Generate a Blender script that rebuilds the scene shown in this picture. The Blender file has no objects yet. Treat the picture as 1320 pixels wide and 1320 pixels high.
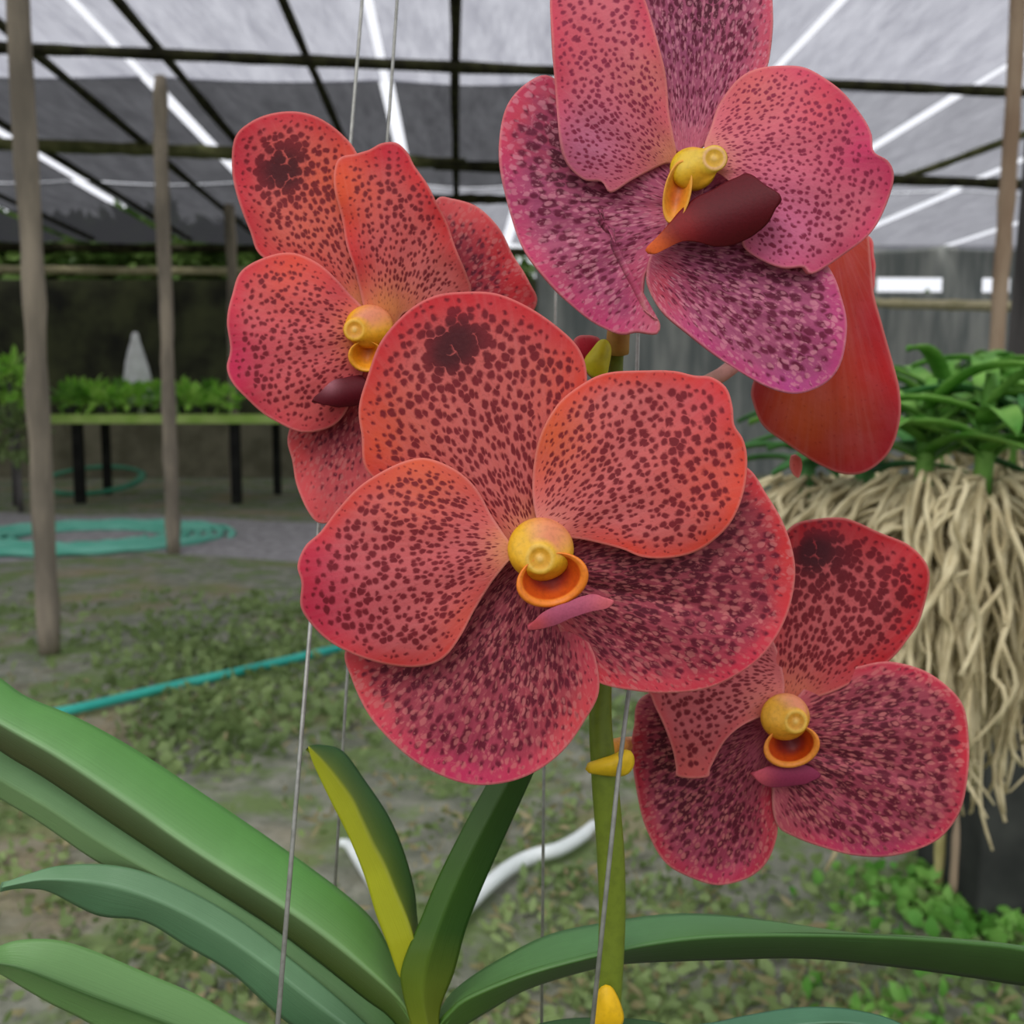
import bpy, math, random
import numpy as np
from mathutils import Vector

random.seed(7)
RNG = np.random.default_rng(7)
SC = bpy.context.scene
COL = SC.collection

# ------------------------------------------------------------------ camera
F = 1320.0
CAM = np.array([0.0, 0.0, 1.1])
PITCH = math.atan(140.0 / F)
RIGHT = np.array([1.0, 0, 0])
FWD = np.array([0, math.cos(PITCH), -math.sin(PITCH)])
UP = np.array([0, math.sin(PITCH), math.cos(PITCH)])


def ray(px, py):
    return RIGHT * ((px - 660) / F) + UP * (-(py - 660) / F) + FWD


def P(px, py, d):
    return CAM + ray(px, py) * d


def at_z(px, py, z):
    r = ray(px, py)
    return CAM + r * ((z - CAM[2]) / r[2])


def at_y(px, py, y):
    r = ray(px, py)
    return CAM + r * (y / r[1])


def G(px, py, lift=0.0):
    return at_z(px, py, lift)


# structure frame: the shade house is turned a few degrees from the view
ANG = math.atan(70.0 / F)


def S(x, y, z):
    return np.array([x * math.cos(ANG) - y * math.sin(ANG), x * math.sin(ANG) + y * math.cos(ANG), z])


def srgb(r, g, b):
    def f(c):
        c /= 255.0
        return c / 12.92 if c <= 0.04045 else ((c + 0.055) / 1.055) ** 2.4
    return (f(r), f(g), f(b))


# ------------------------------------------------------------------ objects
WPOS = {}


def tag(o, label=None, cat=None, group=None, kind=None):
    if label: o['label'] = label
    if cat: o['category'] = cat
    if group: o['group'] = group
    if kind: o['kind'] = kind
    return o


def empty(name, loc, label, cat, group=None):
    o = bpy.data.objects.new(name, None)
    o.empty_display_size = 0.02
    COL.objects.link(o)
    o.location = Vector(loc)
    WPOS[o.name] = np.array(loc, float)
    return tag(o, label, cat, group)


def mesh_obj(name, verts, faces, mat, parent=None, origin=None, smooth=True, attrs=None):
    verts = np.asarray(verts, float)
    if origin is None:
        origin = verts.mean(axis=0)
    origin = np.asarray(origin, float)
    me = bpy.data.meshes.new(name)
    me.from_pydata((verts - origin).tolist(), [], faces)
    if smooth:
        me.polygons.foreach_set('use_smooth', [True] * len(me.polygons))
    for an, (typ, data) in (attrs or {}).items():
        a = me.attributes.new(an, typ, 'POINT')
        key = {'FLOAT': 'value', 'FLOAT_VECTOR': 'vector', 'FLOAT_COLOR': 'color'}[typ]
        a.data.foreach_set(key, np.asarray(data, np.float32).ravel())
    me.update()
    o = bpy.data.objects.new(name, me)
    COL.objects.link(o)
    if mat is not None:
        me.materials.append(mat)
    if parent is not None:
        o.parent = parent
        o.location = Vector(origin - WPOS[parent.name])
    else:
        o.location = Vector(origin)
    WPOS[o.name] = origin
    return o


def solidify(o, t, off=-1.0):
    m = o.modifiers.new('thickness', 'SOLIDIFY')
    m.thickness = t
    m.offset = off
    m.use_rim = True
    return o


def catmull(pts, n, closed=False):
    p = np.asarray(pts, float)
    k = len(p)
    segs = k if closed else k - 1
    out = []
    sub = 24
    for i in range(segs):
        if closed:
            a, b, c, d = p[(i - 1) % k], p[i], p[(i + 1) % k], p[(i + 2) % k]
        else:
            b, c = p[i], p[i + 1]
            a = p[i - 1] if i > 0 else 2 * b - c
            d = p[i + 2] if i + 2 < k else 2 * c - b
        for j in range(sub):
            t = j / sub
            out.append(0.5 * ((2 * b) + (-a + c) * t + (2 * a - 5 * b + 4 * c - d) * t * t + (-a + 3 * b - 3 * c + d) * t ** 3))
    out.append(p[0] if closed else p[-1])
    out = np.array(out)
    L = np.concatenate([[0], np.cumsum(np.linalg.norm(np.diff(out[:, :], axis=0), axis=1))])
    ts = np.linspace(0, L[-1], n + 1 if closed else n)
    if closed:
        ts = ts[:-1]
    return np.stack([np.interp(ts, L, out[:, i]) for i in range(p.shape[1])], axis=1)


def tube_geo(path, radii, nseg=10, n=None, squash=1.0):
    path = np.asarray(path, float)
    if n:
        r0 = np.interp(np.linspace(0, 1, n), np.linspace(0, 1, len(radii)), radii)
        path = catmull(path, n)
    else:
        r0 = np.asarray(radii, float)
    m = len(path)
    tang = np.gradient(path, axis=0)
    tang /= np.linalg.norm(tang, axis=1)[:, None] + 1e-12
    ref = np.array([0, 1.0, 0]) if abs(tang[0][1]) < 0.9 else np.array([1.0, 0, 0])
    V = []
    u = ref - tang[0] * ref.dot(tang[0])
    for i in range(m):
        u = u - tang[i] * u.dot(tang[i])
        u /= np.linalg.norm(u) + 1e-12
        w = np.cross(tang[i], u)
        for j in range(nseg):
            a = 2 * math.pi * j / nseg
            V.append(path[i] + (u * math.cos(a) + w * math.sin(a) * squash) * r0[i])
    faces = []
    for i in range(m - 1):
        for j in range(nseg):
            faces.append((i * nseg + j, i * nseg + (j + 1) % nseg, (i + 1) * nseg + (j + 1) % nseg, (i + 1) * nseg + j))
    faces.append(tuple(range(nseg))[::-1])
    faces.append(tuple((m - 1) * nseg + j for j in range(nseg)))
    return V, faces


def join_geo(parts):
    V, Fc = [], []
    for v, f in parts:
        o = len(V)
        V.extend([tuple(x) for x in v])
        Fc.extend([tuple(i + o for i in q) for q in f])
    return V, Fc


def box_geo(c, sx, sy, sz, rot=0.0, bev=0.0):
    ca, sa = math.cos(rot), math.sin(rot)
    V = []
    for z in (-1, 1):
        for x, y in ((-1, -1), (1, -1), (1, 1), (-1, 1)):
            lx, ly = x * sx / 2, y * sy / 2
            V.append((c[0] + lx * ca - ly * sa, c[1] + lx * sa + ly * ca, c[2] + z * sz / 2))
    Fc = [(3, 2, 1, 0), (4, 5, 6, 7), (0, 1, 5, 4), (1, 2, 6, 5), (2, 3, 7, 6), (3, 0, 4, 7)]
    return V, Fc


def bevel(o, w, seg=2):
    m = o.modifiers.new('bevel', 'BEVEL')
    m.width = w
    m.segments = seg
    return o


# ------------------------------------------------------------------ material helpers
class NT:
    def __init__(self, name):
        self.m = bpy.data.materials.new(name)
        self.m.use_nodes = True
        self.t = self.m.node_tree
        self.t.nodes.clear()
        self.out = self.t.nodes.new('ShaderNodeOutputMaterial')

    def n(self, typ, **kw):
        nd = self.t.nodes.new(typ)
        for k, v in kw.items():
            if k.startswith('i_'):
                nd.inputs[k[2:].replace('_', ' ')].default_value = v
            else:
                setattr(nd, k, v)
        return nd

    def l(self, a, b):
        self.t.links.new(a, b)

    def math(self, op, a, b=None, c=None):
        nd = self.n('ShaderNodeMath', operation=op)
        for i, v in enumerate((a, b, c)):
            if v is None: continue
            if hasattr(v, 'is_linked'): self.l(v, nd.inputs[i])
            else: nd.inputs[i].default_value = v
        return nd.outputs[0]

    def vmath(self, op, a, b=None, s=None):
        nd = self.n('ShaderNodeVectorMath', operation=op)
        for i, v in enumerate((a, b)):
            if v is None: continue
            if hasattr(v, 'is_linked'): self.l(v, nd.inputs[i])
            else: nd.inputs[i].default_value = v
        if s is not None: nd.inputs['Scale'].default_value = s
        return nd.outputs[0]

    def mix(self, f, a, b):
        nd = self.n('ShaderNodeMix', data_type='RGBA')
        for k, v in (('Factor', f), ('A', a), ('B', b)):
            sk = [s for s in nd.inputs if s.name == k and (s.type == ('VALUE' if k == 'Factor' else 'RGBA'))][0]
            if hasattr(v, 'is_linked'): self.l(v, sk)
            elif isinstance(v, (int, float)): sk.default_value = v
            else: sk.default_value = (*v[:3], 1)
        return [s for s in nd.outputs if s.type == 'RGBA'][0]

    def smooth(self, v, a, b, lo=0.0, hi=1.0):
        nd = self.n('ShaderNodeMapRange', interpolation_type='SMOOTHSTEP')
        self.l(v, nd.inputs[0])
        for i, x in enumerate((a, b, lo, hi)):
            if hasattr(x, 'is_linked'): self.l(x, nd.inputs[i + 1])
            else: nd.inputs[i + 1].default_value = x
        return nd.outputs[0]

    def noise(self, vec, scale, detail=3, rough=0.55):
        nd = self.n('ShaderNodeTexNoise')
        nd.inputs['Scale'].default_value = scale
        nd.inputs['Detail'].default_value = detail
        nd.inputs['Roughness'].default_value = rough
        if vec is not None: self.l(vec, nd.inputs['Vector'])
        return nd

    def pbsdf(self, color, rough=0.6, spec=0.3, normal=None):
        b = self.n('ShaderNodeBsdfPrincipled')
        if hasattr(color, 'is_linked'): self.l(color, b.inputs['Base Color'])
        else: b.inputs['Base Color'].default_value = (*color[:3], 1)
        if hasattr(rough, 'is_linked'): self.l(rough, b.inputs['Roughness'])
        else: b.inputs['Roughness'].default_value = rough
        b.inputs['Specular IOR Level'].default_value = spec
        if normal is not None: self.l(normal, b.inputs['Normal'])
        return b

    def bump(self, h, strength=0.3, dist=0.001):
        nd = self.n('ShaderNodeBump')
        nd.inputs['Strength'].default_value = strength
        nd.inputs['Distance'].default_value = dist
        self.l(h, nd.inputs['Height'])
        return nd.outputs[0]

    def surf(self, sh):
        self.l(sh, self.out.inputs['Surface'])
        return self.m


def simple_mat(name, c1, c2, scale=20, rough=0.7, spec=0.25, bump=0.2, bdist=0.002, detail=4, coord='Object', stretch=None):
    t = NT(name)
    tc = t.n('ShaderNodeTexCoord')
    v = tc.outputs[coord]
    if stretch:
        mp = t.n('ShaderNodeMapping')
        mp.inputs['Scale'].default_value = stretch
        t.l(v, mp.inputs['Vector'])
        v = mp.outputs[0]
    n = t.noise(v, scale, detail)
    f = t.smooth(n.outputs['Fac'], 0.32, 0.68)
    c = t.mix(f, c1, c2)
    b = t.pbsdf(c, rough, spec, t.bump(n.outputs['Fac'], bump, bdist))
    return t.surf(b.outputs[0])


# --- petal: base colour per vertex (pigment), procedural spots from petal coordinates
def petal_mat(name, spot, spot2, trans=0.22, sharp=0.15, net=0.0, fleck=None, cover=None):
    t = NT(name)
    puv = t.n('ShaderNodeAttribute', attribute_name='puv').outputs['Vector']
    base = t.n('ShaderNodeAttribute', attribute_name='pigment').outputs['Color']
    dens = t.n('ShaderNodeAttribute', attribute_name='dens').outputs['Fac']
    edge = t.n('ShaderNodeAttribute', attribute_name='edge').outputs['Fac']
    nz = t.noise(puv, 1.1, 2)
    off = t.vmath('SCALE', t.vmath('SUBTRACT', nz.outputs['Color'], (0.5, 0.5, 0.5)), s=0.7)
    w = t.vmath('ADD', puv, off)

    def cells(scale, rndm):
        vo = t.n('ShaderNodeTexVoronoi', voronoi_dimensions='2D', feature='F1')
        vo.inputs['Scale'].default_value = scale
        vo.inputs['Randomness'].default_value = rndm
        t.l(w, vo.inputs['Vector'])
        sep = t.n('ShaderNodeSeparateColor')
        t.l(vo.outputs['Color'], sep.inputs[0])
        return vo.outputs['Distance'], sep.outputs[0]

    sp = t.mix(t.noise(puv, 0.5, 2).outputs['Fac'], spot, spot2)
    tint = t.noise(puv, 0.35, 3)
    c = t.mix(t.math('MULTIPLY', t.smooth(tint.outputs['Fac'], 0.35, 0.75), 0.18), base, (0.50, 0.10, 0.13))
    veinmap = t.n('ShaderNodeMapping')
    veinmap.inputs['Scale'].default_value = (1.7, 0.10, 1)
    t.l(puv, veinmap.inputs['Vector'])
    vn = t.noise(veinmap.outputs[0], 1.0, 3)
    c = t.mix(t.math('MULTIPLY', t.smooth(vn.outputs['Fac'], 0.42, 0.72), 0.34), c, t.vmath('ADD', t.vmath('SCALE', c, s=0.9), (0.07, 0.06, 0.055)))
    if cover is not None:
        # dark veil of pigment, broken into streaks along the veins
        cn = t.noise(w, 0.42, 4, 0.65)
        cv = t.smooth(t.math('ADD', t.math('MULTIPLY', dens, 0.56), t.math('MULTIPLY_ADD', cn.outputs['Fac'], 1.1, -0.55)), 0.22, 0.82)
        cv = t.math('MULTIPLY', cv, t.smooth(vn.outputs['Fac'], 0.25, 0.6, 1.0, 0.62))
        c = t.mix(t.math('MULTIPLY', cv, 0.86), c, cover)
    dist, rn = cells(1.0, 0.85)
    rnd = t.math('MULTIPLY_ADD', rn, 0.55, 0.62)
    big = t.noise(puv, 0.22, 2)
    patch = t.math('MULTIPLY_ADD', big.outputs['Fac'], 0.5, 0.75)
    k = 0.40 if cover is None else 0.30
    th = t.math('MULTIPLY', t.math('MULTIPLY', t.math('MULTIPLY', dens, k), rnd), patch)
    m = t.smooth(t.math('SUBTRACT', th, dist), -sharp, sharp)
    sp = t.mix(t.smooth(dens, 1.1, 2.3), sp, (0.034, 0.003, 0.008))
    c = t.mix(t.math('MULTIPLY', m, 0.9), c, sp)
    if fleck is not None:
        d2, r2 = cells(1.25, 1.0)
        f = t.smooth(t.math('SUBTRACT', t.math('MULTIPLY_ADD', r2, 0.34, 0.06), d2), -0.10, 0.12)
        n3 = t.noise(w, 1.5, 3, 0.7)
        f2 = t.smooth(n3.outputs['Fac'], 0.54, 0.70)
        ff = t.math('MAXIMUM', t.math('MULTIPLY', f, 0.62), t.math('MULTIPLY', f2, 0.6))
        ff = t.math('MULTIPLY', ff, t.smooth(t.noise(puv, 0.3, 2).outputs['Fac'], 0.25, 0.6, 0.35, 1.0))
        c = t.mix(ff, c, fleck)
    if net:
        n2 = t.noise(w, 2.1, 2)
        m2 = t.smooth(t.math('ADD', t.math('MULTIPLY', dens, 0.22), t.math('SUBTRACT', n2.outputs['Fac'], 0.86)), -0.10, 0.12)
        c = t.mix(t.math('MULTIPLY', m2, net), c, sp)
    rim = t.smooth(edge, 4.5, 0.5)
    c = t.mix(t.math('MULTIPLY', rim, 0.40), c, (0.74, 0.30, 0.26))
    hs = t.math('ADD', t.math('MULTIPLY', m, -0.35), t.math('MULTIPLY', t.noise(puv, 1.6, 3).outputs['Fac'], 0.8))
    nrm = t.bump(hs, 0.35, 0.0005)
    b = t.pbsdf(c, 0.62, 0.18, nrm)
    b.inputs['Sheen Weight'].default_value = 0.06
    tr = t.n('ShaderNodeBsdfTranslucent')
    t.l(c, tr.inputs['Color'])
    mx = t.n('ShaderNodeMixShader')
    mx.inputs[0].default_value = trans
    t.l(b.outputs[0], mx.inputs[1])
    t.l(tr.outputs[0], mx.inputs[2])
    return t.surf(mx.outputs[0])


def pig_mat(name, rough=0.45, spec=0.35, scale=900, amt=0.25, trans=0.12):
    """colour straight from the 'pigment' attribute with fine mottling"""
    t = NT(name)
    base = t.n('ShaderNodeAttribute', attribute_name='pigment').outputs['Color']
    tc = t.n('ShaderNodeTexCoord').outputs['Object']
    nz = t.noise(tc, scale, 3)
    dark = t.vmath('SCALE', base, s=0.62)
    c = t.mix(t.math('MULTIPLY', t.smooth(nz.outputs['Fac'], 0.4, 0.75), amt * 2), base, dark)
    b = t.pbsdf(c, rough, spec, t.bump(nz.outputs['Fac'], 0.15, 0.0004))
    tr = t.n('ShaderNodeBsdfTranslucent')
    t.l(c, tr.inputs['Color'])
    mx = t.n('ShaderNodeMixShader')
    mx.inputs[0].default_value = trans
    t.l(b.outputs[0], mx.inputs[1]); t.l(tr.outputs[0], mx.inputs[2])
    return t.surf(mx.outputs[0])


def leaf_mat(name, trans=0.18, rough=0.38):
    t = NT(name)
    base = t.n('ShaderNodeAttribute', attribute_name='pigment').outputs['Color']
    puv = t.n('ShaderNodeAttribute', attribute_name='puv').outputs['Vector']
    mp = t.n('ShaderNodeMapping')
    mp.inputs['Scale'].default_value = (0.5, 26, 1)
    t.l(puv, mp.inputs['Vector'])
    vein = t.noise(mp.outputs[0], 1.0, 3)
    tc = t.n('ShaderNodeTexCoord').outputs['Object']
    nz = t.noise(tc, 55, 4)
    dark = t.vmath('SCALE', base, s=0.72)
    c = t.mix(t.math('MULTIPLY', vein.outputs['Fac'], 0.6), base, dark)
    c = t.mix(t.math('MULTIPLY', t.smooth(nz.outputs['Fac'], 0.45, 0.75), 0.35), c, t.vmath('SCALE', base, s=1.25))
    b = t.pbsdf(c, rough, 0.4, t.bump(vein.outputs['Fac'], 0.25, 0.0006))
    tr = t.n('ShaderNodeBsdfTranslucent')
    t.l(c, tr.inputs['Color'])
    mx = t.n('ShaderNodeMixShader')
    mx.inputs[0].default_value = trans
    t.l(b.outputs[0], mx.inputs[1]); t.l(tr.outputs[0], mx.inputs[2])
    return t.surf(mx.outputs[0])


M_PETAL = petal_mat('petal_spotted_red', srgb(94, 12, 24), srgb(122, 22, 38), net=0.25)
M_SEPAL = petal_mat('sepal_spotted_maroon', srgb(82, 12, 30), srgb(112, 28, 52), fleck=srgb(206, 118, 116), cover=srgb(132, 46, 64))
M_PETAL_PINK = petal_mat('petal_spotted_pink', srgb(140, 34, 70), srgb(120, 22, 50), net=0.2)
M_SEPAL_PINK = petal_mat('sepal_spotted_purple', srgb(112, 26, 62), srgb(96, 16, 40), fleck=srgb(220, 142, 158), cover=srgb(146, 62, 98))
M_PLAIN = petal_mat('petal_underside', srgb(120, 16, 24), srgb(120, 16, 24))
M_PIG = pig_mat('flower_centre')
M_STALK = pig_mat('stalk_green', 0.5, 0.3, 400, 0.25, 0.05)
M_LEAF = leaf_mat('strap_leaf')

# ------------------------------------------------------------------ orchid
BASE = P(545, 1345, 0.275)
orchid = empty('orchid_plant', BASE, 'large orchid with spotted red and pink flowers and strap leaves, filling the foreground', 'orchid')


class Flower:
    def __init__(self, cx, cy, d, cell):
        self.cx, self.cy, self.d, self.cell = cx, cy, d, cell
        self.c = P(cx, cy, d)

    def W(self, xy, z):
        """pixels on the flower's plane and height towards the viewer -> world"""
        xy = np.asarray(xy, float)
        z = np.asarray(z, float)
        d = self.d * (1 - z / F)
        return CAM + (RIGHT[None] * ((xy[:, 0] - 660) / F)[:, None] - UP[None] * ((xy[:, 1] - 660) / F)[:, None] + FWD[None]) * d[:, None]

    def pt(self, x, y, z=0):
        return self.W([[x, y]], [z])[0]


def flower_body(fl, pedicel, radii, label, col0, col1):
    V, Fc = tube_geo(pedicel, radii, 12, 28)
    n = len(V)
    t = np.linspace(0, 1, n)[:, None]
    pig = np.concatenate([np.array(col0)[None] * (1 - t) + np.array(col1)[None] * t, np.ones((n, 1))], axis=1)
    o = mesh_obj('flower', V, Fc, M_STALK, orchid, origin=fl.c, attrs={'pigment': ('FLOAT_COLOR', pig)})
    tag(o, label)
    fl.o = o
    return o


def tepal(fl, name, outline, base, mat, ci, co, band=40, dens=0.8, dband=16, blobs=(), dblobs=(), zb=0, zt=0, bow=0,
          cup=0, tilt=0, groove=0, wave=0, wk=7, ph=0, vb=60, cell=None, elong=1.25, tip=None, thick=0.0011, seed=0, label=None, claw=None, N=170, M=44, centre=None, flute=0):
    out = catmull(outline, N, closed=True)
    # small organic unevenness of the margin
    rng = np.random.default_rng(seed + 11)
    th = np.linspace(0, 2 * math.pi, N, endpoint=False)
    base = np.array(base, float)
    cen = np.array(centre, float) if centre else out.mean(axis=0)
    r = np.linspace(0, 1, M) ** 0.8
    jag = sum(rng.normal() * np.sin(k * th + rng.uniform(0, 6.28)) for k in range(5, 14)) * 0.16
    dirs = out - cen
    ln = np.linalg.norm(dirs, axis=1)
    dirs = dirs * (1 + jag / np.maximum(ln, 30))[:, None]
    out = cen + dirs
    pts = (cen[None, None] + r[1:, None, None] * dirs[None]).reshape(-1, 2)
    pts = np.vstack([cen[None], pts])
    R = np.concatenate([[0], np.repeat(r[1:], N)])
    TH = np.concatenate([[0], np.tile(th, M - 1)])
    # petal axes
    far = out[np.argmax(np.linalg.norm(out - base, axis=1))] if tip is None else np.array(tip, float)
    ax = far - base
    L = np.linalg.norm(ax)
    ax = ax / L
    nx = np.array([-ax[1], ax[0]])
    rel = pts - base
    u = rel @ ax / L
    lat = rel @ nx
    hw = np.abs((out - base) @ nx).max()
    v = lat / hw
    uu = np.clip(u, -0.2, 1.2)
    z = zb + (zt - zb) * uu + bow * 4 * uu * (1 - uu) + cup * v ** 2 + tilt * v
    z += -groove * np.exp(-(lat / 9.0) ** 2) * np.clip(1.15 - uu, 0, 1)
    z += wave * R ** 4 * np.sin(wk * TH + ph)
    # soft radial fluting that fans out from the claw
    ang = np.arctan2(lat, rel @ ax + 50)
    z += flute * np.sin(ang * 16 + seed) * np.clip(uu * 2.5, 0, 1) * np.clip((1 - R) * 3, 0, 1)
    for k in range(4):
        kx, ky = rng.normal(size=2) * 0.012
        z += rng.normal() * 1.3 * np.sin(pts[:, 0] * kx + pts[:, 1] * ky + rng.uniform(0, 6.28))
    # distance to the margin
    ed = np.full(len(pts), 1e9)
    for s in range(N):
        a0, b0 = out[s], out[(s + 1) % N]
        ab = b0 - a0
        tt = np.clip(((pts - a0) @ ab) / (ab @ ab + 1e-9), 0, 1)
        ed = np.minimum(ed, np.hypot(pts[:, 0] - a0[0] - tt * ab[0], pts[:, 1] - a0[1] - tt * ab[1]))
    # pigment
    if mat in (M_PETAL,): ci = tuple(c * .7 + k * .3 for c, k in zip(ci, (204, 104, 112)))
    ci, co = np.array(srgb(*ci)), np.array(srgb(*co))
    fb = np.clip(1 - ed / band, 0, 1)
    fb = fb * fb * (3 - 2 * fb)
    fb = fb * np.clip(u * 3.2, 0, 1)
    pig = ci[None] * (1 - fb)[:, None] + co[None] * fb[:, None]
    for bx, by, br, bc, bs in blobs:
        w = bs * np.exp(-(((pts[:, 0] - bx) ** 2 + (pts[:, 1] - by) ** 2) / br ** 2))
        pig = pig * (1 - w)[:, None] + np.array(srgb(*bc))[None] * w[:, None]
    if claw:
        w = np.exp(-((np.hypot(rel[:, 0], rel[:, 1])) / 34) ** 2) * 0.8
        pig = pig * (1 - w)[:, None] + np.array(srgb(*claw))[None] * w[:, None]
    de = dens * (0.25 + 0.75 * np.clip(ed / (dband * 2), 0, 1)) * np.clip((ed - 2) / dband, 0, 1) ** 0.5
    bd = np.clip(np.hypot(rel[:, 0], rel[:, 1]) / 40, 0.5, 1)
    de = de * bd
    for bx, by, br, bs in dblobs:
        de = de + bs * np.exp(-(((pts[:, 0] - bx) ** 2 + (pts[:, 1] - by) ** 2) / br ** 2))
    # petal coordinates: polar about a point behind the claw, so marks stretch along the veins
    cl = cell or fl.cell
    if mat in (M_SEPAL, M_SEPAL_PINK): elong, cl = 2.1, cl * .88
    vbase = base - ax * vb
    dv = pts - vbase
    rr = np.linalg.norm(dv, axis=1)
    aa = np.arctan2(dv @ nx, dv @ ax)
    puv = np.stack([aa * (vb + 0.55 * L) / cl + seed * 13.7, rr / (cl * elong) + seed * 5.1, np.zeros(len(pts))], axis=1)
    V = fl.W(pts, z)
    Fc = []
    for j in range(N):
        Fc.append((0, 1 + (j + 1) % N, 1 + j))
    for i in range(M - 2):
        a = 1 + i * N
        b = a + N
        for j in range(N):
            k = (j + 1) % N
            Fc.append((a + j, a + k, b + k, b + j))
    # orient faces towards the viewer
    v0, v1, v2 = V[Fc[0][0]], V[Fc[0][1]], V[Fc[0][2]]
    if np.dot(np.cross(v1 - v0, v2 - v0), CAM - v0) < 0:
        Fc = [f[::-1] for f in Fc]
    one = np.ones((len(pts), 1))
    o = mesh_obj(name, V, Fc, mat, fl.o, origin=fl.pt(base[0], base[1], zb), attrs={
        'pigment': ('FLOAT_COLOR', np.concatenate([pig, one], axis=1)), 'dens': ('FLOAT', de), 'edge': ('FLOAT', ed),
        'puv': ('FLOAT_VECTOR', puv)})
    solidify(o, thick)
    if label: tag(o, label)
    return o


def rings_obj(fl, name, rings, mat, nseg=40, label=None, cap0=True, cap1=True):
    """rings: (cx, cy, z, rx, ry, rot_deg, rgb[, zmod_fn])"""
    V, pig = [], []
    for rg in rings:
        cx, cy, z, rx, ry, rot, c = rg[:7]
        fn = rg[7] if len(rg) > 7 else None
        ca, sa = math.cos(math.radians(rot)), math.sin(math.radians(rot))
        a = np.linspace(0, 2 * math.pi, nseg, endpoint=False)
        x, y = rx * np.cos(a), ry * np.sin(a)
        xy = np.stack([cx + x * ca - y * sa, cy + x * sa + y * ca], axis=1)
        zz = np.full(nseg, float(z))
        if fn is not None: zz = zz + fn(a)
        V.append(fl.W(xy, zz))
        pig.append(np.tile(np.array([*srgb(*c), 1.0])[None], (nseg, 1)))
    V = np.concatenate(V)
    pig = np.concatenate(pig)
    Fc = []
    m = len(rings)
    for i in range(m - 1):
        for j in range(nseg):
            k = (j + 1) % nseg
            Fc.append((i * nseg + j, i * nseg + k, (i + 1) * nseg + k, (i + 1) * nseg + j))
    if cap0: Fc.append(tuple(range(nseg))[::-1])
    if cap1: Fc.append(tuple((m - 1) * nseg + j for j in range(nseg)))
    o = mesh_obj(name, V, Fc, mat, fl.o, attrs={'pigment': ('FLOAT_COLOR', pig)})
    if label: tag(o, label)
    return o


def column(fl, cx, cy, r, capx, capy, capr, top=(214, 120, 96), yel=(226, 172, 34), capc=(232, 186, 84), z0=0, sx=1.0):
    k = r / 38.0
    d = np.array([capx - cx, capy - cy])
    R = []
    lob = lambda a: 2.0 * k * np.cos(2 * a + .6) + 1.4 * k * np.sin(3 * a)
    prof = [(-30, 0.86, 0.0), (-16, 1.04, 0.0), (-4, 1.10, 0.0), (3, 1.09, 0.03), (8, 1.03, 0.10), (12, 0.93, 0.22), (15.5, 0.80, 0.45), (18, 0.66, 0.72)]
    for z, f, s in prof:
        R.append((cx + d[0] * s, cy + d[1] * s, z0 + z * k, r * f * sx, r * f * .96, 0, yel, lob))
    # anther cap: soft raised ring, shallow hollow, small knob
    mixc = lambda a, b, f: tuple(int(x * (1 - f) + y * f) for x, y in zip(a, b))
    for z, f, c in ((20.4, 1.14, mixc(yel, capc, .2)), (21.6, 1.04, mixc(yel, capc, .6)), (22.2, 0.88, capc), (21.4, 0.70, mixc(yel, (196, 128, 50), .35)), (20.0, 0.48, mixc(yel, (196, 128, 50), .45)), (20.6, 0.30, mixc(yel, (226, 170, 96), .5)), (22, 0.12, (232, 186, 100))):
        R.append((capx, capy, z0 + z * k, capr * f, capr * f, 0, c))
    o = rings_obj(fl, 'column', R, M_PIG, 36, label='yellow central column with round cap')
    a = o.data.attributes['pigment']
    n = len(a.data)
    buf = np.empty(n * 4, np.float32); a.data.foreach_get('color', buf)
    buf = buf.reshape(-1, 4)
    nseg = 36
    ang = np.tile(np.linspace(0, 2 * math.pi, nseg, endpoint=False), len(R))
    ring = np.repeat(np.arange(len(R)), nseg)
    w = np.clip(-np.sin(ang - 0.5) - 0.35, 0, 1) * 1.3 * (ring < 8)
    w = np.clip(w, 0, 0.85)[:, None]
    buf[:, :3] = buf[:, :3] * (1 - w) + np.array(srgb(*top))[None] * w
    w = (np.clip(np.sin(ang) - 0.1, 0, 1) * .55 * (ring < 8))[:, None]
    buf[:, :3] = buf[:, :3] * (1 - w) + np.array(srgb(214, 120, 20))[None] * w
    a.data.foreach_set('color', buf.ravel())
    return o


def lip_cup(fl, cx, cy, rx, ry, rot, depth, z0, lobe=6, rim=(232, 128, 36), inner=(196, 76, 12), deep=(128, 18, 10), back=(214, 120, 30), shift=(0, -10)):
    fn = lambda s: (lambda a: s * lobe * np.cos(2 * a))
    R = []
    for s, c in ((0.02, deep), (0.3, deep), (0.55, tuple((np.array(deep) * .55 + np.array(inner) * .45).astype(int))), (0.78, inner), (0.92, inner), (0.98, rim), (1.03, rim)):
        z = z0 - depth * (1 - min(s, 1) ** 2.4)
        R.append((cx + shift[0] * (1 - s) * 0.6, cy + shift[1] * (1 - s) * 0.6, z, rx * s, ry * s, rot, c, fn(s)))
    for s, zz, c in ((1.10, 2.5, rim), (1.17, 1.5, rim), (1.19, -3, rim), (1.12, -9, back), (0.94, -depth * 0.6, back), (0.6, -depth * 1.25, back), (0.35, -depth * 1.5, back)):
        R.append((cx + shift[0] * (1 - s), cy + shift[1] * (1 - s), z0 + zz, rx * s, ry * s, rot, c, fn(min(s, 1))))
    return rings_obj(fl, 'lip_side_lobes', R, M_PIG, 44, label='orange cup shaped lip lobes')


def tongue(fl, outline, base, ci, z0, z1, ridge=8, label=None, blobs=(), seed=3, thick=0.0022):
    return tepal(fl, 'lip', outline, base, M_PIG_LIP, ci, ci, band=4, dens=0.0, zb=z0, zt=z1, cup=-ridge, blobs=blobs, seed=seed, thick=thick, N=80, M=18, label=label)


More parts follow.
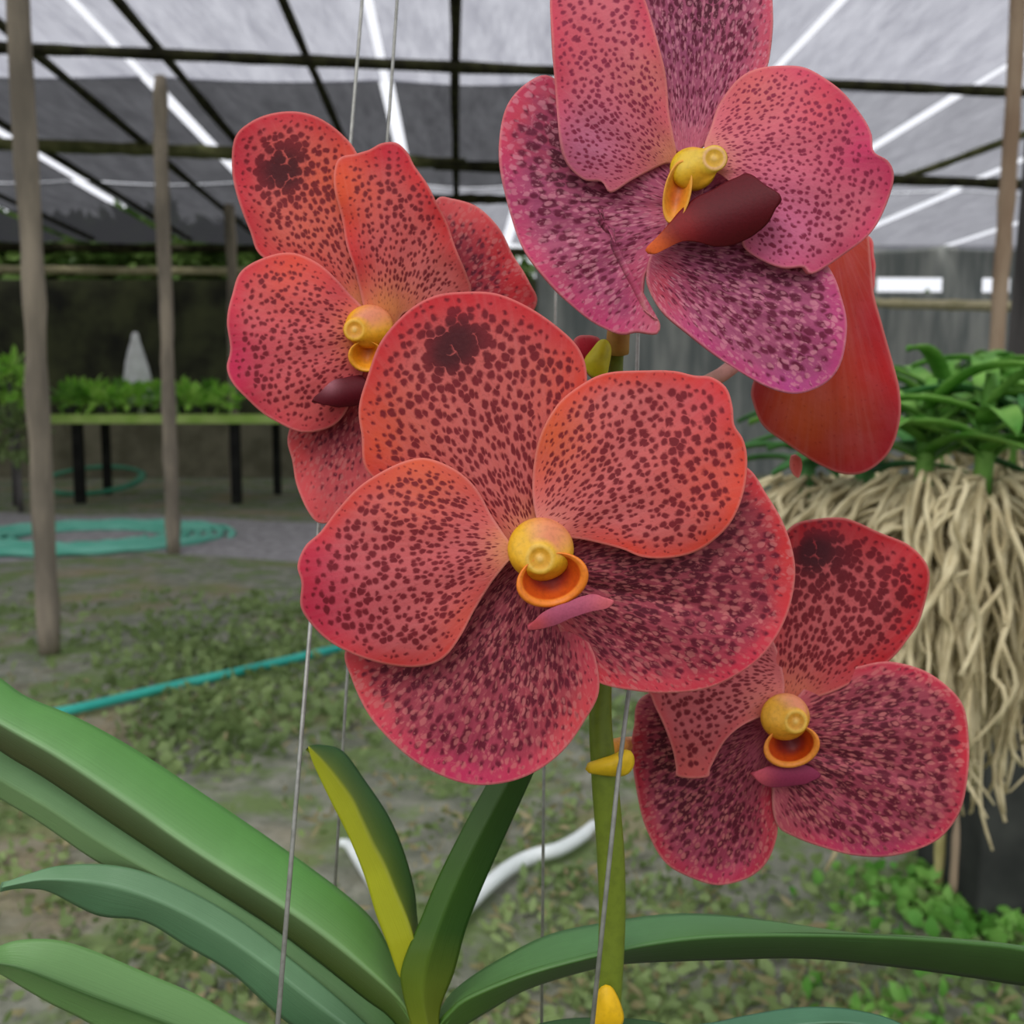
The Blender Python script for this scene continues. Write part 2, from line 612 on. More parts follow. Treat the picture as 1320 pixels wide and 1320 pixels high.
M_PIG_LIP = pig_mat('lip_velvet', 0.55, 0.2, 1500, 0.2, 0.05)

GREEN_C = srgb(96, 112, 26)
PINK_C = srgb(222, 130, 120)
ORG = (216, 82, 50)
RED = (200, 44, 52)
MAG = (188, 34, 76)
SAL = (204, 94, 90)

# stalk path
D_ST = 0.262
stalk_px = [(781, 1352, .262), (784, 1290, .262), (789, 1190, .262), (787, 1100, .262), (779, 1000, .262), (774, 930, .263), (776, 850, .265), (782, 740, .267), (788, 640, .268), (792, 540, .268), (794, 470, .267), (796, 452, .265)]
stalk_path = [P(*q) for q in stalk_px]
V, Fc = tube_geo(stalk_path, [.0032, .0034, .0034, .0036, .0035, .0030, .0027, .0026, .0024, .0023, .0022, .0018], 14, 120)
n = len(V)
rng = np.random.default_rng(5)
pig = np.tile(np.array([*srgb(104, 120, 32), 1.0])[None], (n, 1))
o = mesh_obj('flower_stalk', V, Fc, M_STALK, orchid, attrs={'pigment': ('FLOAT_COLOR', pig)})
stalk = tag(o, 'green flower stalk')
# the stalk carries one base green all round


def bract(pts, col, z=0, d=0.262, label=None):
    fl = Flower(pts[0][0], pts[0][1], d, 10)
    out = catmull(pts, 40, closed=True)
    c = out.mean(axis=0)
    rr = np.linspace(0, 1, 8)
    V = [c] + [c + (q - c) * r for r in rr[1:] for q in out]
    V = np.array(V)
    R = np.concatenate([[0], np.repeat(rr[1:], 40)])
    W = fl.W(V, z + 9 * (1 - R ** 2))
    Fc = [(0, 1 + j, 1 + (j + 1) % 40) for j in range(40)]
    for i in range(6):
        for j in range(40):
            k = (j + 1) % 40
            Fc.append((1 + i * 40 + j, 1 + (i + 1) * 40 + j, 1 + (i + 1) * 40 + k, 1 + i * 40 + k))
    pg = np.tile(np.array([*srgb(*col), 1.0])[None], (len(W), 1))
    o = mesh_obj('bract', W, Fc, M_STALK, stalk, attrs={'pigment': ('FLOAT_COLOR', pg)})
    solidify(o, 0.0012)
    if label: tag(o, label)
    return o


bract([(757, 990), (774, 984), (792, 978), (810, 970), (814, 982), (806, 994), (788, 995), (770, 993)], (214, 176, 26), 20, label='yellow bract')
bract([(757, 468), (768, 452), (778, 441), (783, 450), (780, 470), (776, 484), (764, 482)], (196, 186, 30), 14, label='yellow green bract')
bract([(772, 1300), (776, 1276), (784, 1272), (796, 1296), (799, 1316), (784, 1326), (770, 1324)], (222, 176, 20), 24, label='yellow bract low on the stalk')

# ---- main flower
A = Flower(695, 712, 0.23, 9.6)
flower_body(A, [P(782, 700, .266), P(760, 700, .262), P(725, 708, .252), A.pt(697, 712, -46)], [.0017, .0018, .002, .0045], 'largest open flower in front, orange red with maroon spots', GREEN_C, PINK_C)
tepal(A, 'dorsal_sepal', [(692, 716), (652, 706), (600, 672), (530, 645), (474, 609), (466, 561), (463, 524), (474, 482), (492, 439), (524, 402), (561, 381), (599, 376), (641, 379), (683, 396), (720, 423), (748, 452), (757, 487), (752, 550), (736, 620), (712, 675)],
      (688, 690), M_PETAL, (204, 96, 84), RED, band=60, dens=1.0, dband=18, blobs=[(475, 560, 70, (214, 84, 44), .7), (745, 500, 60, (216, 84, 58), .6), (600, 385, 60, (190, 34, 44), .5)],
      dblobs=[(588, 452, 52, .55), (590, 438, 30, .8), (572, 462, 18, .5), (700, 640, 40, .2)], zb=-18, zt=-14, bow=6, cup=-14, wave=2, wk=5, seed=1, claw=(226, 160, 110), tip=(590, 377), elong=1.45, flute=1.2)
tepal(A, 'petal', [(700, 694), (690, 660), (686, 625), (689, 590), (700, 553), (721, 518), (752, 494), (784, 481), (837, 477), (869, 478), (895, 484), (917, 486), (936, 500), (944, 524), (947, 548), (959, 567), (964, 593), (959, 630), (943, 673), (917, 699), (890, 714), (858, 720), (827, 718), (800, 707), (763, 698), (730, 694)],
      (702, 690), M_PETAL, (206, 98, 92), (214, 66, 50), band=34, dens=.93, dband=14, blobs=[(700, 560, 60, (220, 96, 48), .8), (930, 620, 70, (222, 80, 56), .6), (920, 505, 60, (200, 40, 58), .6)],
      dblobs=[(850, 560, 55, .25)], zb=-6, zt=10, bow=14, cup=-16, wave=4, wk=6, ph=1, seed=2, claw=(222, 150, 130), tip=(955, 560), flute=1.2)
tepal(A, 'petal', [(668, 708), (657, 699), (636, 667), (614, 630), (588, 606), (556, 592), (530, 592), (498, 604), (461, 630), (434, 657), (413, 686), (393, 704), (383, 729), (389, 752), (388, 784), (406, 811), (434, 832), (471, 850), (514, 859), (546, 859), (572, 848), (593, 821), (614, 784), (633, 752), (652, 728)],
      (664, 708), M_PETAL, (202, 92, 94), (206, 60, 58), band=34, dens=.95, dband=14, blobs=[(540, 600, 80, (218, 96, 54), .75), (395, 790, 70, (190, 32, 72), .8), (395, 720, 40, (186, 30, 66), .7), (600, 800, 50, (214, 96, 74), .5)],
      dblobs=[], zb=-6, zt=6, bow=14, cup=-16, wave=4, wk=6, ph=2, seed=3, claw=(226, 160, 100), tip=(385, 745), flute=1.2)
tepal(A, 'lateral_sepal', [(712, 716), (680, 694), (640, 700), (560, 758), (480, 800), (446, 838), (453, 874), (469, 911), (492, 943), (530, 978), (572, 1001), (614, 1012), (657, 1008), (694, 993), (726, 967), (752, 932), (772, 894), (768, 850), (752, 810), (740, 750)],
      (694, 738), M_SEPAL, (182, 84, 92), (204, 60, 82), band=50, dens=1.32, dband=22, blobs=[(460, 870, 70, (212, 66, 66), .7), (740, 930, 70, (214, 76, 76), .7), (600, 1005, 90, (196, 48, 96), .8)],
      dblobs=[(640, 830, 70, .35), (520, 850, 40, .3)], zb=-32, zt=-30, bow=4, cup=-16, groove=7, wave=3, wk=5, seed=4, cell=10, tip=(605, 1010), flute=2.0)
tepal(A, 'lateral_sepal', [(690, 730), (712, 690), (780, 672), (860, 640), (925, 592), (964, 604), (988, 636), (1007, 667), (1020, 705), (1025, 742), (1018, 784), (1001, 821), (975, 853), (938, 877), (901, 890), (858, 894), (816, 890), (776, 882), (748, 864), (733, 836), (712, 790)],
      (712, 748), M_SEPAL, (176, 78, 88), (206, 54, 62), band=46, dens=1.36, dband=20, blobs=[(1010, 720, 60, (206, 52, 52), .7), (860, 885, 80, (208, 70, 86), .7), (960, 860, 60, (204, 50, 80), .6)],
      dblobs=[(850, 720, 80, .4), (780, 760, 60, .3)], zb=-24, zt=-34, bow=4, cup=-16, groove=8, wave=4, wk=5, ph=2, seed=5, cell=10, tip=(990, 800), flute=2.0)
lip_cup(A, 711, 745, 40, 29, -16, 28, 27, lobe=6, shift=(-6, -14))
column(A, 697, 708, 39, 696, 720, 18, z0=4)
tongue(A, [(681, 812), (690, 798), (706, 786), (732, 776), (760, 766), (780, 770), (790, 776), (784, 784), (764, 788), (736, 797), (710, 808)], (700, 798), (158, 72, 96), 24, 52, 6, label='mauve tongue of the lip', blobs=[(785, 776, 22, (196, 92, 96), .8), (690, 806, 16, (188, 70, 66), .7)])

# ---- upper left flower
B = Flower(475, 425, 0.275, 8.0)
flower_body(B, [P(792, 560, .268), P(700, 520, .285), P(560, 450, .292), B.pt(482, 424, -48)], [.0017, .0018, .002, .0045], 'upper left flower, turned to the left, salmon red with a dark blotch', GREEN_C, PINK_C)
tepal(B, 'dorsal_sepal', [(474, 398), (440, 380), (390, 352), (337, 330), (322, 298), (307, 258), (299, 218), (303, 177), (325, 156), (356, 145), (386, 144), (416, 155), (443, 175), (462, 200), (478, 250), (486, 320), (484, 370)],
      (472, 395), M_PETAL, (216, 92, 80), (204, 44, 58), band=44, dens=.95, dband=18, blobs=[(440, 230, 60, (222, 92, 50), .7), (310, 210, 45, (194, 36, 60), .6), (400, 300, 60, (218, 104, 74), .4)],
      dblobs=[(368, 215, 42, .7), (364, 220, 24, .9)], zb=-14, zt=-6, bow=4, cup=-14, wave=2, seed=6, cell=8.2, claw=(226, 150, 90), tip=(345, 146), flute=1)
tepal(B, 'petal', [(505, 428), (474, 410), (462, 366), (448, 320), (440, 279), (430, 240), (436, 206), (460, 198), (476, 193), (492, 184), (511, 184), (526, 198), (534, 213), (553, 241), (572, 279), (587, 317), (602, 355), (606, 378), (580, 396), (545, 404), (520, 404)],
      (498, 400), M_PETAL, (214, 88, 80), (206, 44, 46), band=40, dens=.82, dband=16, blobs=[(436, 240, 50, (224, 88, 44), .8), (505, 195, 32, (196, 26, 56), .7), (560, 370, 48, (220, 120, 112), .7)],
      dblobs=[(545, 260, 40, .35)], zb=-4, zt=6, bow=10, cup=-18, wave=3, seed=7, cell=8.2, claw=(226, 150, 80), tip=(505, 186), flute=1)
tepal(B, 'petal', [(476, 420), (470, 400), (452, 380), (432, 358), (405, 336), (375, 326), (339, 332), (310, 351), (299, 381), (292, 415), (297, 449), (292, 474), (301, 495), (325, 521), (356, 544), (386, 556), (413, 556), (435, 544), (452, 520), (468, 480), (476, 450)],
      (474, 430), M_PETAL, (214, 88, 88), (204, 46, 70), band=34, dens=.85, dband=13, blobs=[(380, 335, 60, (222, 80, 54), .8), (300, 470, 50, (190, 30, 80), .75), (400, 545, 60, (222, 96, 92), .6)],
      dblobs=[], zb=-4, zt=12, bow=12, cup=-14, wave=3, ph=2, seed=8, cell=8.2, claw=(226, 150, 70), tip=(294, 440), flute=1)
tepal(B, 'lateral_sepal', [(505, 440), (520, 380), (545, 300), (562, 258), (583, 256), (613, 265), (640, 290), (662, 328), (681, 362), (692, 392), (660, 430), (600, 450), (540, 452)],
      (510, 438), M_SEPAL, (206, 60, 64), (210, 62, 68), band=40, dens=1.05, dband=26, blobs=[(590, 265, 36, (216, 92, 92), .7), (660, 360, 50, (196, 30, 40), .6), (590, 350, 50, (150, 20, 36), .7)],
      dblobs=[(600, 340, 40, .4)], zb=-20, zt=-44, bow=0, cup=-10, wave=3, seed=9, cell=8.2, tip=(650, 300))
tepal(B, 'lateral_sepal', [(490, 452), (440, 480), (395, 510), (372, 556), (376, 593), (384, 631), (397, 658), (412, 675), (440, 670), (480, 650), (520, 580), (515, 500)],
      (495, 456), M_SEPAL, (214, 88, 92), (220, 84, 88), band=30, dens=.6, dband=26, blobs=[(430, 545, 44, (120, 18, 34), .8), (385, 580, 30, (212, 66, 66), .5)],
      dblobs=[(430, 560, 50, .5)], zb=-20, zt=-34, bow=0, cup=-10, wave=2, seed=10, cell=8.2, tip=(415, 672))
lip_cup(B, 473, 458, 20, 17, 10, 16, 20, lobe=3, rim=(232, 156, 34), inner=(226, 146, 24), deep=(206, 112, 14), shift=(4, -8))
column(B, 476, 421, 27, 457, 425, 13, yel=(228, 160, 26), capc=(230, 176, 60), sx=1.05, z0=10)
tongue(B, [(404, 516), (416, 502), (430, 490), (448, 486), (466, 484), (476, 500), (472, 518), (452, 524), (428, 524)], (470, 500), (84, 8, 22), 12, 40, 8, label='dark maroon tongue of the lip', blobs=[(424, 494, 12, (170, 110, 120), .6)])

# ---- top flower
C = Flower(890, 215, 0.232, 9.5)
flower_body(C, [P(796, 455, .265), P(799, 420, .262), P(820, 340, .255), C.pt(880, 245, -48)], [.0030, .0030, .0028, .0045], 'top flower, rose pink with fine spots and a big dark lip', srgb(170, 130, 50), srgb(226, 150, 140))
tepal(C, 'dorsal_sepal', [(886, 200), (860, 180), (835, 120), (800, 30), (800, -60), (845, -110), (920, -118), (968, -90), (990, -40), (996, 20), (994, 60), (985, 95), (955, 140), (918, 180)],
      (888, 192), M_SEPAL_PINK, (196, 104, 128), (204, 74, 100), band=34, dens=1.2, dband=18, blobs=[(970, 60, 60, (206, 84, 108), .6), (880, 60, 40, (150, 84, 118), .6)],
      dblobs=[(905, 20, 60, .35), (920, -20, 60, .4)], zb=-16, zt=-14, bow=0, cup=10, groove=5, wave=2, seed=11, cell=8.2, tip=(915, -110), flute=2)
tepal(C, 'petal', [(872, 208), (868, 174), (862, 141), (858, 94), (846, 47), (832, 0), (812, -50), (775, -80), (738, -72), (714, -36), (709, 4), (712, 61), (716, 122), (721, 174), (731, 211), (752, 232), (775, 234), (788, 248), (817, 231), (855, 212)],
      (872, 204), M_PETAL_PINK, (212, 104, 116), (206, 70, 92), band=36, dens=.82, dband=10, blobs=[(755, 190, 60, (196, 112, 150), .7), (725, 60, 50, (204, 62, 84), .6), (845, 100, 40, (220, 124, 116), .7)],
      dblobs=[], zb=-4, zt=16, bow=12, cup=-10, wave=3, seed=12, cell=7.8, claw=(226, 150, 110), tip=(745, 20), flute=1)
tepal(C, 'petal', [(910, 216), (908, 190), (916, 164), (927, 134), (949, 104), (977, 89), (1010, 84), (1043, 89), (1080, 113), (1109, 146), (1123, 172), (1127, 195), (1146, 208), (1152, 230), (1141, 268), (1118, 305), (1080, 334), (1047, 353), (1036, 344), (1010, 345), (982, 336), (958, 317), (960, 285), (955, 250), (930, 226)],
      (912, 210), M_PETAL_PINK, (214, 106, 122), (208, 66, 100), band=36, dens=.78, dband=10, blobs=[(1000, 300, 70, (214, 110, 156), .75), (1110, 200, 50, (200, 46, 98), .75), (970, 110, 50, (222, 110, 100), .6), (1060, 130, 40, (212, 62, 76), .6)],
      dblobs=[], zb=-2, zt=14, bow=12, cup=-14, wave=4, seed=13, cell=7.8, claw=(224, 160, 130), tip=(1140, 230), flute=1)
tepal(C, 'lateral_sepal', [(905, 255), (900, 205), (850, 196), (810, 205), (775, 200), (740, 130), (709, 98), (681, 106), (655, 132), (645, 169), (645, 216), (655, 268), (672, 315), (700, 357), (733, 390), (766, 417), (799, 431), (822, 428), (847, 430), (850, 414), (833, 400), (829, 371), (836, 345), (872, 312)],
      (862, 270), M_SEPAL_PINK, (190, 92, 120), (202, 66, 108), band=40, dens=1.2, dband=20, blobs=[(690, 170, 60, (206, 48, 62), .8), (660, 250, 50, (176, 60, 120), .5), (770, 400, 60, (196, 62, 120), .5), (845, 420, 20, (222, 110, 130), .6)],
      dblobs=[(745, 230, 50, .55), (720, 190, 40, .35)], zb=-14, zt=-30, bow=-2, cup=-10, groove=5, wave=4, seed=14, cell=10, tip=(665, 260), flute=2)
tepal(C, 'lateral_sepal', [(856, 300), (840, 325), (835, 345), (835, 368), (852, 399), (883, 428), (925, 460), (968, 488), (1001, 503), (1033, 507), (1066, 493), (1085, 465), (1092, 423), (1085, 385), (1071, 348), (1030, 300), (965, 240), (905, 200), (872, 222), (862, 262)],
      (850, 338), M_SEPAL_PINK, (186, 96, 128), (194, 66, 124), band=36, dens=1.25, dband=16, blobs=[(1080, 430, 50, (184, 56, 120), .7), (860, 370, 40, (206, 60, 70), .7), (1030, 495, 40, (190, 76, 150), .6)],
      dblobs=[(1000, 350, 60, .4), (900, 340, 40, .3)], zb=-14, zt=-8, bow=2, cup=-14, groove=5, wave=2, seed=15, cell=10, tip=(1075, 470), flute=2)
lip_cup(C, 873, 248, 15, 36, 12, 12, 16, lobe=2, rim=(228, 158, 52), inner=(224, 144, 40), deep=(206, 104, 26), back=(220, 130, 30), shift=(-2, 4))
column(C, 893, 218, 27, 921, 204, 15, yel=(216, 178, 30), capc=(226, 176, 120), top=(222, 150, 60), z0=6)
tongue(C, [(832, 322), (846, 306), (866, 284), (878, 270), (898, 254), (926, 240), (950, 228), (964, 223), (984, 236), (1006, 252), (1000, 270), (992, 285), (978, 298), (965, 308), (940, 317), (920, 318), (900, 312), (878, 312), (856, 322), (842, 328)], (840, 320), (84, 6, 18), 14, 58, 22, label='large dark maroon tongue of the lip', blobs=[(842, 320, 26, (216, 96, 40), .95), (880, 290, 26, (130, 14, 14), .7)])

# ---- lower right flower
E = Flower(1015, 930, 0.285, 9.0)
flower_body(E, [P(780, 968, .264), P(796, 962, .276), P(812, 960, .297), P(900, 950, .306), E.pt(1010, 930, -48)], [.0022, .0024, .002, .0045], 'lower right flower, dark wine red, partly behind the largest flower', srgb(206, 140, 40), srgb(226, 150, 130))
tepal(E, 'dorsal_sepal', [(1004, 905), (975, 850), (978, 780), (996, 712), (1021, 679), (1050, 669), (1083, 667), (1107, 674), (1136, 687), (1169, 701), (1189, 718), (1198, 738), (1195, 767), (1186, 800), (1172, 822), (1148, 850), (1100, 880), (1050, 900)],
      (1018, 898), M_PETAL, (196, 84, 84), (184, 26, 36), band=56, dens=1.12, dband=18, blobs=[(1170, 735, 44, (204, 44, 52), .6), (1050, 680, 50, (140, 14, 28), .6)],
      dblobs=[(1060, 710, 46, .7), (1045, 712, 22, .8), (1150, 780, 50, .3), (1020, 770, 30, .2)], zb=-14, zt=-10, bow=4, cup=-12, wave=3, seed=16, cell=9, claw=(220, 130, 96), tip=(1120, 680), flute=1.5)
tepal(E, 'petal', [(1006, 912), (1010, 870), (985, 815), (900, 800), (826, 856), (841, 902), (852, 926), (866, 963), (871, 990), (874, 1001), (911, 1002), (916, 990), (932, 959), (956, 936), (980, 924)],
      (996, 912), M_PETAL, (196, 92, 94), (204, 80, 84), band=18, dens=.95, dband=10, blobs=[(890, 990, 30, (214, 94, 86), .6)], zb=0, zt=14, bow=8, cup=-12, wave=2, seed=17, cell=8.2, claw=(220, 130, 110), tip=(885, 1000), flute=1)
tepal(E, 'lateral_sepal', [(1016, 990), (1006, 930), (940, 895), (870, 885), (825, 902), (817, 935), (814, 967), (820, 1016), (829, 1057), (845, 1094), (866, 1119), (899, 1135), (931, 1141), (964, 1132), (989, 1111), (1001, 1080), (1002, 1049), (998, 1016)],
      (990, 975), M_SEPAL, (176, 80, 104), (186, 36, 60), band=34, dens=1.45, dband=20, blobs=[(826, 960, 40, (160, 14, 22), .7), (990, 1060, 36, (192, 50, 66), .6), (920, 1125, 50, (186, 56, 96), .6)],
      dblobs=[(850, 970, 50, .5), (900, 1040, 50, .3)], zb=-24, zt=-30, bow=2, cup=-14, groove=4, wave=2, seed=18, cell=8.2, tip=(925, 1140), flute=2)
tepal(E, 'lateral_sepal', [(1022, 940), (1026, 905), (1040, 884), (1066, 865), (1107, 859), (1148, 853), (1189, 863), (1222, 885), (1242, 912), (1249, 951), (1248, 1000), (1238, 1045), (1214, 1078), (1181, 1096), (1140, 1105), (1099, 1102), (1058, 1092), (1025, 1079), (1003, 1066), (996, 1038), (1000, 990)],
      (1016, 960), M_SEPAL, (178, 82, 96), (190, 40, 66), band=30, dens=1.42, dband=15, blobs=[(1245, 960, 44, (196, 34, 48), .7), (1120, 1095, 70, (184, 56, 104), .7), (1060, 870, 40, (206, 92, 84), .6)],
      dblobs=[(1110, 940, 70, .3), (1060, 1000, 40, .35)], zb=-12, zt=-14, bow=6, cup=-14, groove=7, wave=3, seed=19, cell=10, tip=(1240, 1020), flute=2.2)
lip_cup(E, 1020, 960, 31, 23, -12, 24, 22, lobe=4, rim=(228, 138, 50), inner=(186, 66, 10), deep=(110, 12, 12), shift=(-3, -12))
column(E, 1012, 924, 29, 1026, 930, 14, top=(216, 128, 104), yel=(226, 164, 44), z0=14)
tongue(E, [(972, 1000), (984, 990), (1006, 986), (1030, 984), (1048, 990), (1058, 1000), (1040, 1010), (1014, 1014), (988, 1014)], (1046, 1000), (128, 40, 70), 6, 30, 7, label='mauve tongue of the lip', blobs=[(978, 1000, 18, (192, 80, 90), .8)])

# ---- flower seen from behind
H = Flower(1070, 420, 0.30, 12)
flower_body(H, [P(792, 530, .268), P(860, 515, .280), P(925, 486, .290), P(950, 468, .294), P(1000, 436, .2965), P(1040, 404, .2985), P(1074, 380, .303)], [.0017, .0019, .0021, .0022, .0023, .0026, .0028], 'flower facing away at the right, plain red back behind the top flower', GREEN_C, srgb(232, 130, 150))
tepal(H, 'lateral_sepal', [(1030, 360), (1050, 300), (1090, 276), (1117, 296), (1123, 340), (1127, 378), (1138, 423), (1151, 465), (1160, 507), (1160, 545), (1146, 583), (1118, 608), (1088, 611), (1052, 597), (1015, 573), (985, 550), (971, 521), (969, 498), (990, 450), (1020, 410)],
      (1072, 330), M_PLAIN, (168, 52, 34), (160, 20, 34), band=60, dens=0.0, blobs=[(1040, 540, 60, (190, 84, 34), .7), (1140, 470, 50, (196, 34, 34), .6), (1100, 560, 40, (140, 22, 22), .4)], zb=0, zt=-8, bow=18, cup=-22, groove=-4, wave=2, seed=20, tip=(1090, 610), flute=2.5, label='plain red underside')
tepal(H, 'petal', [(1050, 390), (1045, 340), (1062, 310), (1095, 300), (1122, 306), (1127, 330), (1128, 366), (1112, 396), (1080, 410)],
      (1055, 392), M_PLAIN, (178, 34, 40), (206, 50, 62), band=26, dens=0.0, zb=-10, zt=-22, bow=6, cup=-10, seed=21, tip=(1110, 300), label='plain red underside')
tepal(H, 'lip', [(1022, 588), (1032, 590), (1034, 604), (1029, 616), (1022, 610), (1019, 600)], (1026, 586), M_PLAIN, (206, 76, 70), (214, 96, 86), dens=0.0, zb=-20, zt=-30, seed=22, N=60, M=12)
# bud tip peeping over the largest flower
bd = Flower(750, 452, 0.262, 10)
flower_body(bd, [P(793, 500, .268), P(775, 488, .2675), P(762, 476, .2665), bd.pt(752, 462, -16)], [.0015, .0015, .0016, .0020], 'red bud just showing above the largest flower', GREEN_C, srgb(200, 60, 60))
tepal(bd, 'sepal', [(738, 470), (736, 448), (744, 434), (760, 432), (774, 438), (776, 456), (764, 478)], (758, 476), M_PLAIN, (190, 34, 50), (200, 60, 70), dens=0.0, band=10, zb=-8, zt=-8, bow=10, cup=-8, seed=23, N=60, M=14, tip=(752, 434))

# ---- leaves
LV_HI, LV_MID, LV_DK, LV_YL, LV_TEAL = (98, 150, 84), (62, 108, 52), (44, 78, 26), (146, 152, 30), (92, 134, 104)


def leaf(upper, mid, lower, ds, cu, cm, cl, zu=-20, zl=-20, N=90, thick=0.0016, label=None, cb=None):
    """three edges as pixel polylines from base to tip, ds = depth along the leaf"""
    U, Cc, Lw = catmull(upper, N), catmull(mid, N), catmull(lower, N)
    t = np.linspace(0, 1, N)
    d = np.interp(t, np.linspace(0, 1, len(ds)), ds)
    K = 8
    rows = []
    cols = []
    uv = []
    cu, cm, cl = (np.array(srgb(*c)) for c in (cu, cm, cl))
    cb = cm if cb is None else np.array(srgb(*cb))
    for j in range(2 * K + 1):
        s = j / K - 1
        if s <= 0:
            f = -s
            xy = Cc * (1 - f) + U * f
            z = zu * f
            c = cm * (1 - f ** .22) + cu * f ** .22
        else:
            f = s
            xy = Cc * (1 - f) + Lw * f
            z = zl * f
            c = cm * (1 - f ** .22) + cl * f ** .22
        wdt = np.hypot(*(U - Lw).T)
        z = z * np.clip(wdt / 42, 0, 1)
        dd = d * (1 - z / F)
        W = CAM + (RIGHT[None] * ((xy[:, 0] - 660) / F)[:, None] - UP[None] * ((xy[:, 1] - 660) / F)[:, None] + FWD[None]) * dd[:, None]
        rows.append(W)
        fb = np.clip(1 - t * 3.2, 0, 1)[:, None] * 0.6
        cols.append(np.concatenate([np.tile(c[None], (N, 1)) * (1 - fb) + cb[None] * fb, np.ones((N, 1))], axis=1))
        uv.append(np.stack([t * 10, np.full(N, s * 1.0), np.zeros(N)], axis=1))
    V = np.concatenate(rows)
    nr = 2 * K + 1
    Fc = []
    for j in range(nr - 1):
        for i in range(N - 1):
            Fc.append((j * N + i, j * N + i + 1, (j + 1) * N + i + 1, (j + 1) * N + i))
    v0, v1, v2 = V[Fc[0][0]], V[Fc[0][1]], V[Fc[0][2]]
    if np.dot(np.cross(v1 - v0, v2 - v0), CAM - v0) < 0:
        Fc = [f[::-1] for f in Fc]
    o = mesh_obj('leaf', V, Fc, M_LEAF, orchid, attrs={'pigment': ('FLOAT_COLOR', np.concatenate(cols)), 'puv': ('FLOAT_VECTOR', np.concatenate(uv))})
    solidify(o, thick)
    if label: tag(o, label)
    return o


# big leaf reaching up to the left edge
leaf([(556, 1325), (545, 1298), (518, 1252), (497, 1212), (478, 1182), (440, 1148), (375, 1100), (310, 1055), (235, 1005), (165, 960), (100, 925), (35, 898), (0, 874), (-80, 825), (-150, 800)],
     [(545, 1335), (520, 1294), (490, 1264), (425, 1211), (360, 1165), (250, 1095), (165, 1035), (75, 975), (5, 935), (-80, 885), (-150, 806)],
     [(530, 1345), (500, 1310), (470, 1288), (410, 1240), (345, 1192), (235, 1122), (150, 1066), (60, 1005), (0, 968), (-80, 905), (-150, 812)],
     [.274, .270, .266, .260, .252, .245], (92, 150, 72), (150, 190, 134), (70, 76, 34), zu=-56, zl=-44, cb=(96, 128, 30), label='long green leaf arching up to the left')  # lower half darker: the shade below the midrib is put into its colour
# pale leaf below it
leaf([(530, 1345), (490, 1296), (420, 1240), (330, 1175), (230, 1110), (140, 1050), (60, 994), (0, 958), (-70, 930), (-120, 920)],
     [(500, 1345), (450, 1300), (380, 1240), (300, 1186), (210, 1132), (130, 1086), (60, 1040), (0, 1005), (-70, 960), (-120, 928)],
     [(470, 1345), (410, 1300), (340, 1240), (260, 1190), (180, 1140), (120, 1108), (50, 1060), (0, 1030), (-70, 985), (-120, 936)],
     [.280, .278, .275, .272, .268, .262], (104, 146, 92), (132, 168, 116), (124, 160, 104), zu=-14, zl=-22, cb=(60, 96, 40), label='pale green leaf under the long left leaf')
leaf([(500, 1345), (440, 1290), (380, 1240), (310, 1186), (240, 1146), (180, 1122), (130, 1114), (75, 1116), (35, 1127), (5, 1138)],
     [(480, 1345), (420, 1302), (350, 1248), (280, 1200), (220, 1168), (160, 1145), (110, 1136), (60, 1134), (30, 1138), (2, 1144)],
     [(440, 1352), (370, 1318), (300, 1256), (240, 1220), (185, 1188), (125, 1180), (66, 1151), (40, 1146), (20, 1146), (0, 1150)],
     [.272, .272, .271, .268, .262], (108, 150, 108), (122, 162, 122), (88, 130, 92), zu=-18, zl=-20, cb=(50, 84, 50), label='grey green leaf tapering to a drooping tip at the left')
leaf([(440, 1370), (320, 1319), (260, 1285), (200, 1259), (125, 1227), (75, 1212), (30, 1211), (0, 1219), (-30, 1236)],
     [(400, 1385), (300, 1350), (240, 1330), (180, 1308), (120, 1286), (75, 1268), (35, 1252), (5, 1244), (-30, 1240)],
     [(360, 1400), (270, 1375), (200, 1355), (150, 1338), (100, 1311), (65, 1294), (30, 1274), (0, 1256), (-30, 1244)],
     [.268, .266, .262, .258, .254], (110, 154, 90), (62, 96, 46), (110, 154, 88), zu=-24, zl=-24, label='short green leaf with a dark crease, lowest at the left')
# young upright leaves
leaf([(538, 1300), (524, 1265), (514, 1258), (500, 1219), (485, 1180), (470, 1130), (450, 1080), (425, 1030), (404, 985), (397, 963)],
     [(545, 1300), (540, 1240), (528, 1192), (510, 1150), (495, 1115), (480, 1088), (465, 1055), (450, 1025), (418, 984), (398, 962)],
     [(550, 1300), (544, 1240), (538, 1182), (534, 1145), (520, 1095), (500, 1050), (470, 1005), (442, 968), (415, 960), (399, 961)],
     [.272, .272, .274, .276, .278], (168, 172, 30), (150, 158, 30), (38, 86, 26), zu=-4, zl=-40, cb=(160, 150, 20), label='young upright leaf, yellow green on one half')  # yellow half: light shining through the leaf is painted into its colour
leaf([(536, 1345), (518, 1275), (519, 1242), (542, 1185), (565, 1130), (595, 1070), (625, 1015), (655, 965), (690, 925), (718, 905)],
     [(556, 1345), (545, 1285), (550, 1240), (570, 1180), (592, 1128), (620, 1072), (648, 1020), (674, 972), (700, 932), (719, 904)],
     [(566, 1345), (568, 1300), (585, 1255), (600, 1200), (615, 1160), (634, 1116), (661, 1056), (690, 992), (712, 942), (720, 904)],
     [.268, .269, .272, .276, .28], (56, 92, 22), (60, 96, 24), (42, 78, 22), zu=-14, zl=-20, cb=(136, 140, 24), label='upright dark green leaf behind the lowest petal of the largest flower')
